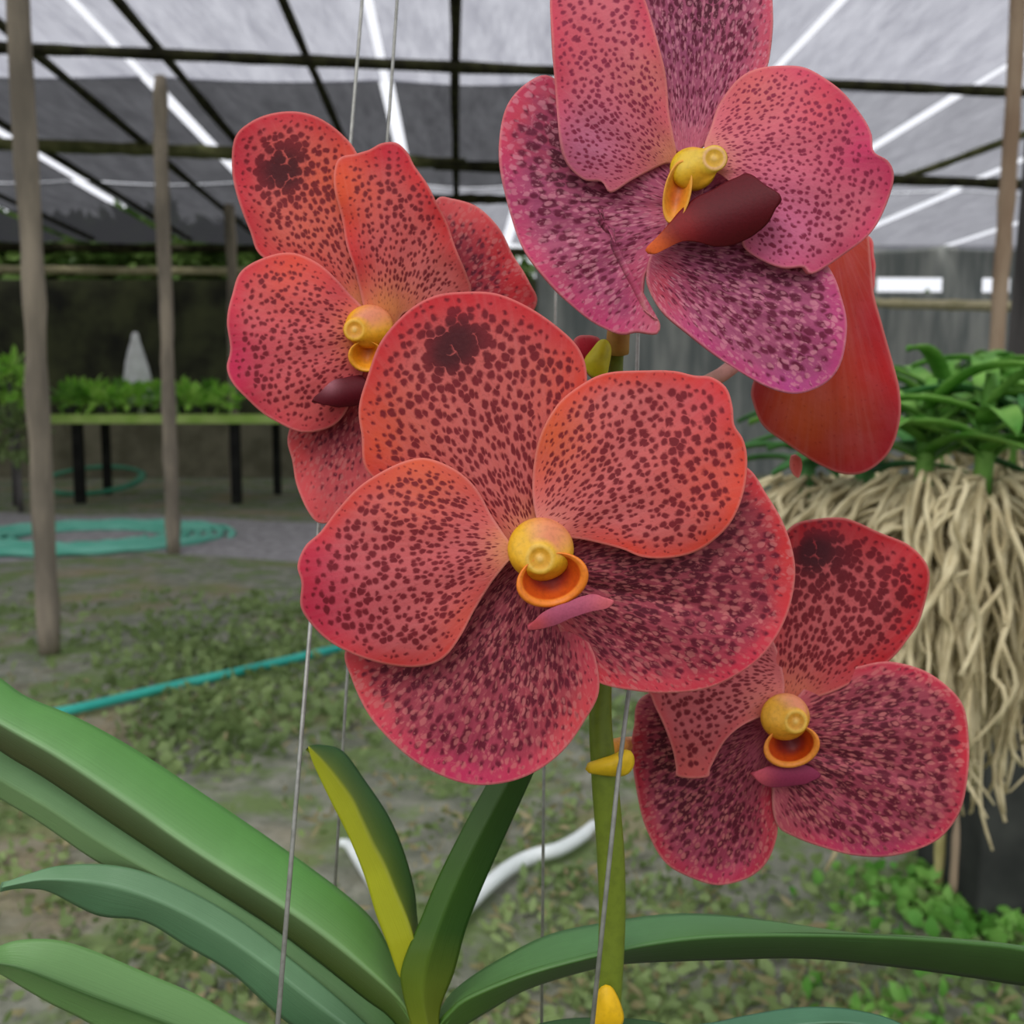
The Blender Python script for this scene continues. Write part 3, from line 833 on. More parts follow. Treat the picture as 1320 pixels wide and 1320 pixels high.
# long leaf to the right
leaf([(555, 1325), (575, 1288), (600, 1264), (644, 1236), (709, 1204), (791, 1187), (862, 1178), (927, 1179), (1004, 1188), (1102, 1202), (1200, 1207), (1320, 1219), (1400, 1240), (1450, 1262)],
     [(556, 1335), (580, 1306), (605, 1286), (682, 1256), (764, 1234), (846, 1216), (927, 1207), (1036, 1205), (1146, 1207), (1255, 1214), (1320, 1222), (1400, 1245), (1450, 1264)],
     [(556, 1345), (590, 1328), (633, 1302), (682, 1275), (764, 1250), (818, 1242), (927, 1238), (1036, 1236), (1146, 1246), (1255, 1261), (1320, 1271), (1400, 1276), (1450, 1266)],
     [.272, .274, .276, .276, .276, .272], (96, 148, 90), (80, 124, 60), (34, 60, 14), zu=-70, zl=-30, cb=(86, 124, 40), label='long leaf reaching out to the right edge')  # lower half faces down; its shade is painted into the leaf colour
leaf([(620, 1400), (700, 1340), (800, 1322), (900, 1320), (960, 1309), (1020, 1299), (1070, 1298), (1110, 1303), (1150, 1314), (1200, 1340)],
     [(620, 1405), (700, 1352), (800, 1338), (900, 1335), (960, 1328), (1020, 1322), (1070, 1318), (1110, 1320), (1150, 1328), (1200, 1343)],
     [(620, 1410), (700, 1366), (800, 1356), (900, 1352), (960, 1346), (1020, 1342), (1070, 1340), (1110, 1342), (1150, 1345), (1200, 1346)],
     [.275, .27, .265, .26], (84, 130, 100), (80, 124, 92), (48, 82, 40), zu=-26, zl=-10, label='blue green leaf at the bottom edge, right of the stalk')
leaf([(560, 1400), (620, 1350), (680, 1324), (730, 1313), (790, 1312), (840, 1316), (900, 1330), (940, 1345)],
     [(560, 1406), (620, 1362), (680, 1340), (730, 1330), (790, 1328), (840, 1332), (900, 1340), (940, 1348)],
     [(560, 1412), (620, 1376), (680, 1358), (730, 1350), (790, 1348), (840, 1350), (900, 1352), (940, 1350)],
     [.275, .275, .272, .27], (58, 92, 52), (54, 86, 40), (44, 74, 26), zu=-20, zl=-10, label='dark leaf low at the foot of the stalk')
# short stem carrying the fan
V, Fc = tube_geo([P(548, 1300, .2745), P(546, 1345, .276), P(545, 1440, .278)], [.0035, .006, .0075], 12, 14)
mesh_obj('stem', V, Fc, M_STALK, orchid, attrs={'pigment': ('FLOAT_COLOR', np.tile(np.array([*srgb(96, 110, 40), 1.0])[None], (len(V), 1)))})

# ------------------------------------------------------------------ wires the orchid hangs from
M_WIRE = simple_mat('galvanised_wire', srgb(128, 128, 122), srgb(152, 152, 146), 300, 0.45, 0.5, 0.05)
M_WIRE.node_tree.nodes['Principled BSDF'].inputs['Metallic'].default_value = 0.35 if 'Principled BSDF' in M_WIRE.node_tree.nodes else 0
ROOF_Z = 3.45


def wire(pxs, ds, label, r=0.0006):
    pts = [P(x, y, d) for (x, y), d in zip(pxs, ds)]
    a, b = pts[-2], pts[-1]
    f = (ROOF_Z - 0.02 - b[2]) / (b[2] - a[2])
    q = b + (b - a) * f
    pts.append(np.array([b[0] + (q[0] - b[0]) * 0.6, b[1] + (q[1] - b[1]) * .6, ROOF_Z - 0.02]))
    V, Fc = tube_geo(np.array(pts), [r] * len(pts), 8)
    o = mesh_obj('hanging_wire', V, Fc, M_WIRE)
    return tag(o, label, 'wire', 'wires the orchid hangs from')


wire([(356, 1345), (399, 820), (421, 556), (467, 0)], [.230, .272, .310, .35], 'thin steel wire crossing in front of the long left leaves')
wire([(420, 1345), (447, 880), (503, 130), (512, 0)], [.318] * 4, 'thin steel wire passing behind the young yellow green leaf', .0005)
wire([(698, 1345), (701, 1000), (716, 400), (722, 0)], [.318] * 4, 'thin steel wire behind the long right leaf, left of the stalk', .0005)
wire([(761, 1345), (797, 1000), (812, 880), (822, 440), (830, 0)], [.250, .2545, .262, .28, .31], 'thin steel wire running close in front of the flower stalk')

# ------------------------------------------------------------------ shade house
M_BEAM = simple_mat('mossy_dark_pole', srgb(40, 38, 28), srgb(66, 66, 42), 9, 0.85, 0.15, 0.3, 0.01)
M_BEAM_MOSS = simple_mat('green_mossy_pole', srgb(84, 88, 56), srgb(122, 122, 84), 7, 0.85, 0.15, 0.3, 0.01)
M_BEAM_PALE = simple_mat('weathered_pale_pole', srgb(168, 160, 124), srgb(196, 186, 150), 6, 0.8, 0.2, 0.2, 0.01)
M_POST = simple_mat('weathered_post', srgb(118, 110, 98), srgb(160, 148, 130), 8, 0.85, 0.15, 0.4, 0.01, stretch=(1, 1, .25))
M_POST_DK = simple_mat('dark_post', srgb(74, 72, 70), srgb(104, 100, 98), 8, 0.85, 0.15, 0.4, 0.01, stretch=(1, 1, .25))
M_POST_TAN = simple_mat('tan_timber', srgb(150, 126, 104), srgb(176, 154, 130), 8, 0.85, 0.15, 0.4, 0.01, stretch=(1, 1, .25))


def net_mat(name, col, see, see_var=0.1, stretch=(3, 0.5, 1)):
    t = NT(name)
    tc = t.n('ShaderNodeTexCoord').outputs['Object']
    mp = t.n('ShaderNodeMapping'); mp.inputs['Scale'].default_value = stretch
    t.l(tc, mp.inputs['Vector'])
    nz = t.noise(mp.outputs[0], 2.2, 5, 0.65)
    mp2 = t.n('ShaderNodeMapping'); mp2.inputs['Scale'].default_value = (14, 1.2, 1)
    t.l(tc, mp2.inputs['Vector'])
    nz2 = t.noise(mp2.outputs[0], 3, 3, 0.6)
    f = t.math('ADD', t.math('MULTIPLY', nz.outputs['Fac'], 0.6), t.math('MULTIPLY', nz2.outputs['Fac'], 0.4))
    fac = t.smooth(f, 0.3, 0.7, see - see_var, see + see_var)
    df = t.n('ShaderNodeBsdfDiffuse'); df.inputs['Color'].default_value = (*col, 1)
    tl = t.n('ShaderNodeBsdfTranslucent'); tl.inputs['Color'].default_value = (*col, 1)
    a = t.n('ShaderNodeMixShader'); a.inputs[0].default_value = 0.5
    t.l(df.outputs[0], a.inputs[1]); t.l(tl.outputs[0], a.inputs[2])
    tp = t.n('ShaderNodeBsdfTransparent')
    m = t.n('ShaderNodeMixShader')
    t.l(fac, m.inputs[0]); t.l(a.outputs[0], m.inputs[1]); t.l(tp.outputs[0], m.inputs[2])
    return t.surf(m.outputs[0])


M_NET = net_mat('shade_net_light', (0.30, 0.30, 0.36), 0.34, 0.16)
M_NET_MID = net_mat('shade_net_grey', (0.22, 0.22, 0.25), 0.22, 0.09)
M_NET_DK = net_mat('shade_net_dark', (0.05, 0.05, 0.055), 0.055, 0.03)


def panel_geo(x0, x1, y0, y1, z, t=0.004, sag=0.0, nx=6, ny=10):
    V, Fc = [], []
    for j in range(ny + 1):
        for i in range(nx + 1):
            fx, fy = i / nx, j / ny
            zz = z - sag * math.sin(math.pi * fx) * (0.6 + 0.4 * math.sin(fy * 9))
            V.append(S(x0 + (x1 - x0) * fx, y0 + (y1 - y0) * fy, zz))
    for j in range(ny):
        for i in range(nx):
            a = j * (nx + 1) + i
            Fc.append((a, a + 1, a + nx + 2, a + nx + 1))
    return V, Fc


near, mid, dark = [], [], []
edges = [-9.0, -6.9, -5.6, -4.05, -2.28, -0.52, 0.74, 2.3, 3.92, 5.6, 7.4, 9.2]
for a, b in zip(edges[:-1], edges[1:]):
    near.append(panel_geo(a + .03, b - .03, 0.9, 8.0, ROOF_Z + .04, sag=.03))  # net starts ahead of the viewer; unseen gap added so sky lights the flowers
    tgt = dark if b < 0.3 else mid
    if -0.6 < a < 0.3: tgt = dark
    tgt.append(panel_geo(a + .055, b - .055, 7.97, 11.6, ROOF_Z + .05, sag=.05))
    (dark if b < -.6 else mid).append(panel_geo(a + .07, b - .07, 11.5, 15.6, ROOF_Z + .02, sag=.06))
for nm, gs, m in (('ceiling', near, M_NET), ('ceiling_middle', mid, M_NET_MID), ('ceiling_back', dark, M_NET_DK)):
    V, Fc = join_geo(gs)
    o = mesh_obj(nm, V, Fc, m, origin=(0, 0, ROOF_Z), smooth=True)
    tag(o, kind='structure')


def pole(name, a, b, r, m, label, cat='beam', group=None, n=24, wob=0.006, seed=0):
    rng = np.random.default_rng(seed + 50)
    t = np.linspace(0, 1, n)[:, None]
    a, b = np.asarray(a, float), np.asarray(b, float)
    p = a * (1 - t) + b * t
    p = p + np.cumsum(rng.normal(size=(n, 3)), axis=0) * wob * 0.3 * np.sin(math.pi * t)
    rr = r * (1 + 0.08 * rng.normal(size=n))
    V, Fc = tube_geo(p, rr, 10)
    o = mesh_obj(name, V, Fc, m)
    return tag(o, label, cat, group)


RB = ROOF_Z - 0.05
# poles running away from the viewer
for i, (x, y0, y1, r, lab) in enumerate([
        (-2.76, 2.2, 15, .034, 'dark pole running away overhead, reaching the frame at the upper left edge'),
        (-1.93, 2.2, 15, .034, 'dark pole running away overhead, between the left post and the upper left flower'),
        (-0.99, 2.2, 15, .032, 'dark pole running away overhead, above the upper left flower'),
        (0.0, 2.2, 13.5, .034, 'dark pole running away overhead, straight between the two upper flowers'),
        (-3.75, 3, 15, .03, 'thin dark pole running away overhead, low behind the left post'),
        (-5.1, 3, 15, .03, 'thin dark pole running away overhead, lowest one at the far left')]):
    pole('roof_pole', S(x, y0, RB), S(x, y1, RB), r, M_BEAM, lab, 'pole', 'lengthwise roof poles', seed=i)
pole('roof_pole', at_z(1330, 170, RB), at_z(1040, 276, RB), .035, M_BEAM_MOSS, 'pale mossy pole slanting down towards the top flower from the right post', 'pole', 'lengthwise roof poles', seed=9)
# cross poles
pole('cross_pole', at_z(-60, 59, RB - .07), at_z(1420, 124, RB - .07), .036, M_BEAM, 'dark cross pole nearest overhead, spanning the whole width', 'pole', 'cross roof poles', n=40, seed=11)
pole('cross_pole', at_z(-60, 183, RB - .07), at_z(600, 212, RB - .07), .055, M_BEAM_MOSS, 'green mossy cross pole behind the upper left flower', 'pole', 'cross roof poles', n=40, seed=12)
pole('cross_pole', at_z(560, 213, RB - .11), at_z(1420, 243, RB - .11), .05, M_BEAM, 'dark cross pole running behind the top flower to the right post', 'pole', 'cross roof poles', n=40, seed=13)
pole('cross_pole', at_z(-60, 318, RB - .07), at_z(700, 325, RB - .07), .06, M_BEAM, 'farthest dark cross pole, just above the pale rail', 'pole', 'cross roof poles', n=30, seed=14)
pole('cross_pole', at_z(480, 255, RB - .07), at_z(700, 258, RB - .07), .05, M_BEAM, 'short dark cross pole seen between the two upper flowers', 'pole', 'cross roof poles', n=20, seed=15)
# pale rails far back
pole('rail', at_y(-60, 347, 14.6), at_y(380, 350, 14.6), .058, M_BEAM_PALE, 'pale horizontal rail along the far edge, left of the flowers', 'rail', seed=16)
pole('rail', at_y(1080, 390, 14.2), at_y(1420, 396, 14.2), .07, M_BEAM_PALE, 'pale horizontal rail far behind, beside the right post', 'rail', seed=17)


def post_between(name, base, topref, r, m, label, seed):
    """a slightly leaning post from its foot on the ground up to the roof"""
    d = topref - base
    top = base + d * ((RB - .02) / d[2])
    return pole(name, base - d / d[2] * 0.0, top, r, m, label, 'post', 'support posts', n=30, wob=.012, seed=seed)


b1 = G(64, 842)
post_between('support_post', b1, at_y(28, 60, b1[1]),   .047, M_POST, 'nearest grey wooden post at the left edge', 21)
b2 = G(224, 714)
post_between('support_post', b2, at_y(207, 110, b2[1]),   .05, M_POST, 'grey wooden post standing at the teal hose coil', 22)
b4 = G(302, 640)
post_between('support_post', b4, at_y(296, 300, b4[1]), .06, M_POST, 'farthest thin post, half hidden by the upper left flower', 24)
b3 = G(1266, 800)
post_between('support_post', b3, at_y(1301, 180, b3[1]), .036, M_POST_TAN, 'tan timber post on the right, behind the green leaves', 23)
d3 = at_y(1322, 180, b3[1] + .1) - G(1296, 800)
g3 = G(1298, 790)
V, Fc = box_geo((g3[0], g3[1], 1.6), .16, .16, 3.2, 0.1)
V = [(v[0] + (v[2]) * .035, v[1], v[2]) for v in V]
o = bevel(mesh_obj('column_post', V, Fc, M_POST_DK, smooth=False), .01)
tag(o, 'square dark grey column right beside the tan timber post', 'column')

# far walls of netting
M_WALL_DK = simple_mat('dark_side_net', srgb(44, 44, 40), srgb(84, 88, 62), 1.3, 0.95, 0.05, 0.2, 0.02)
M_WALL_GR = simple_mat('grey_side_net', srgb(112, 118, 116), srgb(160, 162, 156), 1.6, 0.95, 0.05, 0.2, 0.02, stretch=(3, 1, .4))


def wall(name, p0, p1, z0, z1, m):
    q = np.array([p1[0] - p0[0], p1[1] - p0[1]])
    L = np.linalg.norm(q)
    c = ((p0[0] + p1[0]) / 2, (p0[1] + p1[1]) / 2, (z0 + z1) / 2)
    V, Fc = box_geo(c, L, 0.05, z1 - z0, math.atan2(q[1], q[0]))
    return tag(mesh_obj(name, V, Fc, m, smooth=False), kind='structure')


wall('wall_back', at_y(-250, 400, 15.7), at_y(692, 400, 15.7), 0, 2.95, M_WALL_DK)
def wallbox(c0, c1, z0, z1):
    q = c1 - c0
    return box_geo(((c0[0] + c1[0]) / 2, (c0[1] + c1[1]) / 2, (z0 + z1) / 2), np.hypot(q[0], q[1]), .05, z1 - z0, math.atan2(q[1], q[0]))


W0, W1 = at_y(690, 400, 15.75), at_y(1560, 400, 16.2)
wx = lambda px: W0 + (W1 - W0) * (px - 690) / 870.0
gs = [wallbox(W0, W1, 0, 2.80), wallbox(W0, W1, 3.02, 3.5), wallbox(wx(690), wx(1122), 2.8, 3.02), wallbox(wx(1208), wx(1258), 2.8, 3.02), wallbox(wx(1296), W1, 2.8, 3.02)]
V, Fc = join_geo(gs)
tag(mesh_obj('wall_back_right', V, Fc, M_WALL_GR, smooth=False), kind='structure')
wall('wall_left', S(-9.2, 3, 0), S(-9.2, 15.5, 0), 0, 2.6, M_WALL_DK)
wall('wall_right', S(9.4, 3, 0), S(9.4, 16.5, 0), 0, 2.6, M_WALL_GR)

V, Fc = wallbox(at_y(-250, 400, 15.3), at_y(700, 400, 15.3), 0, .85)
tag(mesh_obj('trim_1', V, Fc, simple_mat('earth_bank', srgb(96, 94, 76), srgb(128, 124, 104), 2, .95, .1, .4, .03), smooth=False), kind='structure')

# ground
t = NT('weedy_soil')
tc = t.n('ShaderNodeTexCoord').outputs['Object']
n1 = t.noise(tc, 1.1, 4)
n2 = t.noise(tc, 9, 6, 0.7)
n3 = t.noise(tc, 3.2, 5, 0.65)
n4 = t.noise(tc, 40, 3, 0.7)
c = t.mix(t.smooth(n2.outputs['Fac'], .35, .7), srgb(108, 112, 98), srgb(146, 146, 132))
c = t.mix(t.smooth(n3.outputs['Fac'], .46, .60), c, srgb(104, 122, 76))
c = t.mix(t.math('MULTIPLY', t.smooth(n1.outputs['Fac'], .5, .66), .65), c, srgb(142, 128, 100))
c = t.mix(t.math('MULTIPLY', t.smooth(n4.outputs['Fac'], .52, .72), .5), c, srgb(76, 78, 62))
b = t.pbsdf(c, .95, .1, t.bump(n2.outputs['Fac'], .6, .03))
M_GROUND = t.surf(b.outputs[0])
V, Fc = [], []
nx, ny = 60, 60
for j in range(ny + 1):
    for i in range(nx + 1):
        x, y = -16 + 32 * i / nx, -4 + 28 * j / ny
        V.append((x, y, -0.004 + 0.012 * math.sin(x * 2.1 + y) * math.sin(y * 1.7 - x * .6)))
for j in range(ny):
    for i in range(nx):
        a = j * (nx + 1) + i
        Fc.append((a, a + 1, a + nx + 2, a + nx + 1))
tag(mesh_obj('floor', V, Fc, M_GROUND, origin=(0, 0, 0)), kind='structure')


# trodden grey path across
def patch(name, pts, m, z=0.016):
    V = [G(x, y, z) for x, y in pts]
    out = catmull(np.array(V), 60, closed=True)
    c = out.mean(axis=0)
    V = [c] + [c + (q - c) * r for r in (.5, 1.0) for q in out]
    V = np.array(V); V[61:, 2] -= 0.03
    Fc = [(0, 1 + j, 1 + (j + 1) % 60) for j in range(60)] + [(1 + j, 61 + j, 61 + (j + 1) % 60, 1 + (j + 1) % 60) for j in range(60)]
    return tag(mesh_obj(name, V, Fc, m), kind='structure')


M_PATH = simple_mat('grey_gravel', srgb(128, 126, 126), srgb(158, 156, 156), 14, .95, .1, .4, .01)
patch('floor_path', [(-200, 662), (100, 655), (420, 668), (900, 672), (1250, 680), (1300, 715), (900, 722), (480, 730), (300, 722), (-200, 718)], M_PATH)

# foliage helpers
def leaf_quad(p, d, up, L, w):
    d = d / np.linalg.norm(d)
    s = np.cross(d, up); s /= np.linalg.norm(s) + 1e-9
    nrm = np.cross(s, d)
    a = p
    m1 = p + d * L * .35 + s * w / 2 + nrm * L * .05
    m2 = p + d * L * .35 - s * w / 2 + nrm * L * .05
    m3 = p + d * L * .7 + s * w * .4
    m4 = p + d * L * .7 - s * w * .4
    e = p + d * L - nrm * L * .12
    return [a, m1, m3, e, m4, m2], [(0, 1, 5), (1, 2, 4, 5), (2, 3, 4)]


def foliage_geo(centre, rad, count, L, w, rng, upbias=.5, flat=1.0):
    parts = []
    for _ in range(count):
        q = rng.normal(size=3)
        q /= np.linalg.norm(q)
        r = rng.uniform(.25, 1) ** .6
        p = np.array(centre) + q * np.array(rad) * r
        d = q + np.array([0, 0, upbias]) + rng.normal(size=3) * .5
        d[2] *= flat
        parts.append(leaf_quad(p, d, np.array([rng.normal() * .3, rng.normal() * .3, 1.0]), L * rng.uniform(.6, 1.2), w * rng.uniform(.7, 1.2)))
    return join_geo(parts)


def green_mat(name, c1, c2, rough=.55, trans=.3, sc=6):
    t = NT(name)
    tc = t.n('ShaderNodeTexCoord').outputs['Object']
    nz = t.noise(tc, sc, 3)
    c = t.mix(t.smooth(nz.outputs['Fac'], .35, .65), c1, c2)
    b = t.pbsdf(c, rough, .3)
    tr = t.n('ShaderNodeBsdfTranslucent'); t.l(c, tr.inputs['Color'])
    m = t.n('ShaderNodeMixShader'); m.inputs[0].default_value = trans
    t.l(b.outputs[0], m.inputs[1]); t.l(tr.outputs[0], m.inputs[2])
    return t.surf(m.outputs[0])


M_WEED = green_mat('weed_green', srgb(104, 126, 74), srgb(136, 156, 98), sc=2)
M_WEED_DRY = green_mat('weed_dry', srgb(132, 128, 88), srgb(160, 148, 112), sc=2)
M_WEED_BRIGHT = green_mat('weed_bright', srgb(92, 156, 60), srgb(138, 190, 92), sc=6)
M_TREE = green_mat('tree_green', srgb(60, 86, 36), srgb(104, 130, 66), sc=1)
M_SEED = green_mat('seedling_green', srgb(132, 200, 60), srgb(184, 226, 110), sc=3)
M_SEED_DK = green_mat('seedling_dark', srgb(92, 152, 50), srgb(138, 190, 84), sc=3)
M_ORCHLEAF = green_mat('orchid_leaf_green', srgb(76, 138, 44), srgb(130, 180, 84), sc=14)
M_ORCHLEAF2 = green_mat('orchid_leaf_deep', srgb(52, 108, 52), srgb(92, 148, 80), sc=14)


def clear_of(p, paths, r):
    for q in paths:
        if np.min(np.hypot(q[:, 0] - p[0], q[:, 1] - p[1])) < r:
            return False
    return True


HOSE_PATH = catmull([G(-260, 990, .02), G(-60, 946, .02), G(90, 919, .02), G(200, 893, .02), G(320, 866, .02), G(440, 838, .02), G(560, 815, .02), G(640, 806, .02)], 120)
PIPE_PATH = catmull([G(437, 1092, .02), G(452, 1097, .02), G(488, 1150, .02), G(545, 1222, .02), G(596, 1178, .02), G(628, 1147, .02), G(660, 1122, .02), G(690, 1108, .02), G(720, 1100, .02), G(748, 1084, .02), G(766, 1067, .02)], 90)


def weeds(name, region, count, L, w, m, label, seed, clump=.12, per=7):
    rng = np.random.default_rng(seed)
    parts = []
    seeds = rng.uniform(size=(14, 2)) * 6
    for _ in range(count // per):
        px = rng.uniform(region[0], region[2]); py = rng.uniform(region[1], region[3])
        g = G(px, py)
        f = math.sin(g[0] * 3.1 + seed) + math.sin(g[1] * 2.3 + 1.7 * seed) + math.sin((g[0] + g[1]) * 5.3 + seed) + rng.normal() * .8
        if f < -.35: continue
        for _ in range(per):
            p = g + np.array([rng.normal() * clump, rng.normal() * clump, 0.0])
            if not clear_of(p, (HOSE_PATH, PIPE_PATH), .06): continue
            p[2] = 0.004 + abs(rng.normal()) * .012
            d = np.array([rng.normal() * .8, rng.normal() * .8, rng.uniform(.1, .7)])
            parts.append(leaf_quad(p, d, np.array([rng.normal(), rng.normal(), .4]), L * rng.uniform(.4, 1.2), w * rng.uniform(.6, 1.3)))
    V, Fc = join_geo(parts)
    return tag(mesh_obj(name, V, Fc, m), label, 'weeds', kind='stuff')


weeds('low_weeds', (-150, 770, 1400, 930), 4200, .06, .03, M_WEED, 'low green weeds scattered over the grey soil', 31, .15)
weeds('low_weeds', (-100, 930, 1400, 1360), 6500, .035, .02, M_WEED, 'low green weeds on the nearer ground behind the leaves', 32, .08)
weeds('dry_weeds', (-150, 880, 1400, 1360), 3600, .045, .012, M_WEED_DRY, 'dry yellowish grass blades among the weeds', 33, .1)
weeds('bright_weeds', (1130, 1150, 1400, 1360), 9000, .045, .03, M_WEED_BRIGHT, 'bright green leafy weeds below the dangling roots', 34, .07)
weeds('bright_weeds', (190, 790, 440, 990), 1800, .06, .035, M_WEED, 'green weeds beside the turquoise hose', 36, .12)

# trees beyond the netting
def tree(px, y, z, rad, count, L, m, label, seed):
    rng = np.random.default_rng(seed)
    q = at_y(px, 400, y)
    root = empty('tree', (q[0], y, 0), label, 'tree', 'trees beyond the netting')
    V, Fc = foliage_geo((q[0], y, z), rad, count, L, L * .5, rng, .2)
    mesh_obj('crown', V, Fc, m, root)
    V, Fc = tube_geo([(q[0], y, 0), (q[0] + .1, y, z * .5), (q[0], y, z)], [.14, .11, .06], 10, 12)
    mesh_obj('trunk', V, Fc, M_POST_DK, root)


ords = ['first', 'second', 'third', 'fourth', 'fifth', 'sixth', 'seventh', 'eighth', 'ninth', 'tenth', 'eleventh', 'twelfth']
for i, (px, rz) in enumerate([(-20, 1.3), (90, 1.2), (190, 1.25), (300, 1.15)]):
    tree(px, 18.5 + (i % 2), 3.1, (1.2, .9, rz), 1500, .5, M_TREE, f'leafy tree beyond the pale rail, {ords[i]} from the left edge', 60 + i)
tree(720, 19.5, 2.6, (1.5, .9, 1.3), 700, .4, M_TREE, 'leafy tree glimpsed in the gap under the top flower', 66)
tree(1180, 21, 2.3, (1.6, .9, .75), 700, .4, M_TREE, 'low tree far beyond the grey netting on the right', 67)

# bench with seedlings
M_BENCH = simple_mat('bench_slat', srgb(150, 186, 84), srgb(182, 208, 118), 4, .7, .2, .2, .01)
M_LEG = simple_mat('bench_leg', srgb(22, 22, 20), srgb(38, 38, 34), 8, .8, .2)
BY = 11.2
bz = at_y(200, 540, BY)[2]
x0 = at_y(66, 540, BY)[0]; x1 = at_y(560, 540, BY)[0]
bench = empty('plant_bench', ((x0 + x1) / 2, BY + .6, 0), 'long low bench of seedlings with dark legs, left of the flowers', 'bench')
parts = [box_geo(((x0 + x1) / 2, BY, bz), x1 - x0, .05, .10)]
for k in range(7):
    parts.append(box_geo(((x0 + x1) / 2, BY + .15 + k * .2, bz + .02), x1 - x0, .12, .03))
V, Fc = join_geo(parts)
mesh_obj('bench_top', V, Fc, M_BENCH, bench, smooth=False)
for (px, yy) in ((303, BY + .1), (356, BY + 1.2), (136, BY + 1.2), (100, BY + .1), (470, BY + .1)):
    q = at_y(px, 560, yy)
    V, Fc = box_geo((q[0], yy, (bz - .05) / 2), .10 if yy < BY + .5 else .08, .09, bz - .05)
    mesh_obj('leg', V, Fc, M_LEG, bench, smooth=False)
rng = np.random.default_rng(77)
M_POT = simple_mat('seedling_pot', srgb(40, 44, 36), srgb(60, 62, 52), 20, .7, .3)
k = 0
for row, (yy, pxs) in enumerate(((BY + .25, [88, 128, 170, 212, 250, 288]), (BY + 1.0, [98, 122, 156, 192, 236, 270]))):
    for i, px in enumerate(pxs):
        q = at_y(px, 500, yy)
        q = np.array([q[0], yy, bz + .035])
        lab = f'bright seedling, {ords[i]} from the left post in the {"front" if row == 0 else "back"} row on the bench'
        root = empty('potted_seedling', q, lab, 'plant', 'seedlings on the bench')
        hh = .15 if row == 0 else .24
        V, Fc = foliage_geo(q + np.array([0, 0, .10 + hh * .5]), (.15, .12, hh * .6), 70, .15, .07, rng, .8)
        mesh_obj('foliage', V, Fc, M_SEED if (i + row) % 3 else M_SEED_DK, root)
        V, Fc = tube_geo([q, q + np.array([0, 0, .11])], [.05, .07], 12, 4)
        mesh_obj('pot', V, Fc, M_POT, root)
# plants at the extreme left of the bench area
for i, (px, py, yy, s) in enumerate(((12, 490, 11.0, .24), (22, 560, 10.4, .26))):
    q = at_y(px, py, yy)
    root = empty('leafy_shrub', (q[0], yy, 0), ['bright green leafy shrub at the left edge behind the nearest post', 'pale green shrub under it at the left edge, lower down'][i], 'shrub')
    V, Fc = foliage_geo(q, (s * 1.1, s * .8, s), 160, .16, .07, rng, .3)
    mesh_obj('foliage', V, Fc, M_SEED if i == 0 else M_WEED, root)
    V, Fc = tube_geo([(q[0], yy, 0), (q[0], yy, q[2])], [.03, .02], 8, 6)
    mesh_obj('stem', V, Fc, M_POST_DK, root)
# white bag standing on the bench
q = at_y(176, 466, BY + 1.3); q[2] = bz + .035
fl = []
M_BAG = simple_mat('white_bag', srgb(222, 222, 220), srgb(240, 240, 240), 9, .6, .3, .4, .02)
V = []
hh = at_y(176, 428, BY + 1.3)[2] - q[2]
prof = [(0, .02), (.02, .12), (.2, .16), (.45, .155), (.62, .125), (.78, .085), (.9, .05), (.96, .045), (1, .02)]
for f, r in prof:
    for j in range(16):
        a = 2 * math.pi * j / 16
        rr = r * (1 + .12 * math.sin(3 * a + f * 4))
        V.append((q[0] + rr * math.cos(a), q[1] + rr * math.sin(a), q[2] + hh * f))
Fc = [(i * 16 + j, i * 16 + (j + 1) % 16, (i + 1) * 16 + (j + 1) % 16, (i + 1) * 16 + j) for i in range(len(prof) - 1) for j in range(16)]
Fc.append(tuple(range(16))[::-1])
tag(mesh_obj('white_bag', V, Fc, M_BAG), 'small white tied bag standing on the bench among the seedlings', 'bag')

# hoses
M_HOSE = simple_mat('turquoise_hose', srgb(22, 150, 136), srgb(60, 182, 164), 3, .4, .4, .05)
M_HOSE_DULL = simple_mat('dusty_teal_hose', srgb(84, 166, 142), srgb(112, 184, 162), 3, .6, .3, .05)
M_HOSE_DEEP = simple_mat('deep_teal_hose', srgb(50, 128, 96), srgb(74, 150, 116), 3, .6, .3, .05)
V, Fc = tube_geo(HOSE_PATH + np.array([0, 0, .01]), [.018] * 120, 12)
tag(mesh_obj('garden_hose', V, Fc, M_HOSE), 'bright turquoise hose stretched across the weedy ground, left of the largest flower', 'hose')
cpt = G(110, 691, .03)
pts = []
for k in range(240):
    a = k / 240 * 2 * math.pi * 7
    f = 1 - k / 240 * .55
    ex = G(306, 691)[0] - cpt[0]
    ey = (G(110, 672)[1] - G(110, 712)[1]) / 2
    pts.append((cpt[0] + ex * f * math.cos(a), cpt[1] + ey * f * math.sin(a), .02 + .006 * math.sin(a * 1.3) + .012 * (k % 2)))
V, Fc = tube_geo(pts, [.026] * len(pts), 8, 480)
tag(mesh_obj('hose_coil', V, Fc, M_HOSE_DULL), 'wide coil of pale teal hose lying on the ground round the grey post', 'hose')
cpt = at_y(120, 620, 12.6)
pts = []
for k in range(120):
    a = k / 120 * 2 * math.pi * 3 + .4
    ex = (at_y(185, 620, 12.6) - cpt)[0] * (1 - .12 * k / 120)
    pts.append((cpt[0] + ex * math.cos(a), 12.6 + .5 * math.sin(a), .16 + .13 * math.sin(a) + .01 * (k / 120)))
V, Fc = tube_geo(pts, [.024] * len(pts), 8, 240)
tag(mesh_obj('hose_coil', V, Fc, M_HOSE_DEEP), 'smaller deep green hose loop lying under the bench of seedlings', 'hose')
M_PIPE = simple_mat('white_pipe', srgb(206, 214, 212), srgb(226, 232, 230), 6, .4, .4, .05)
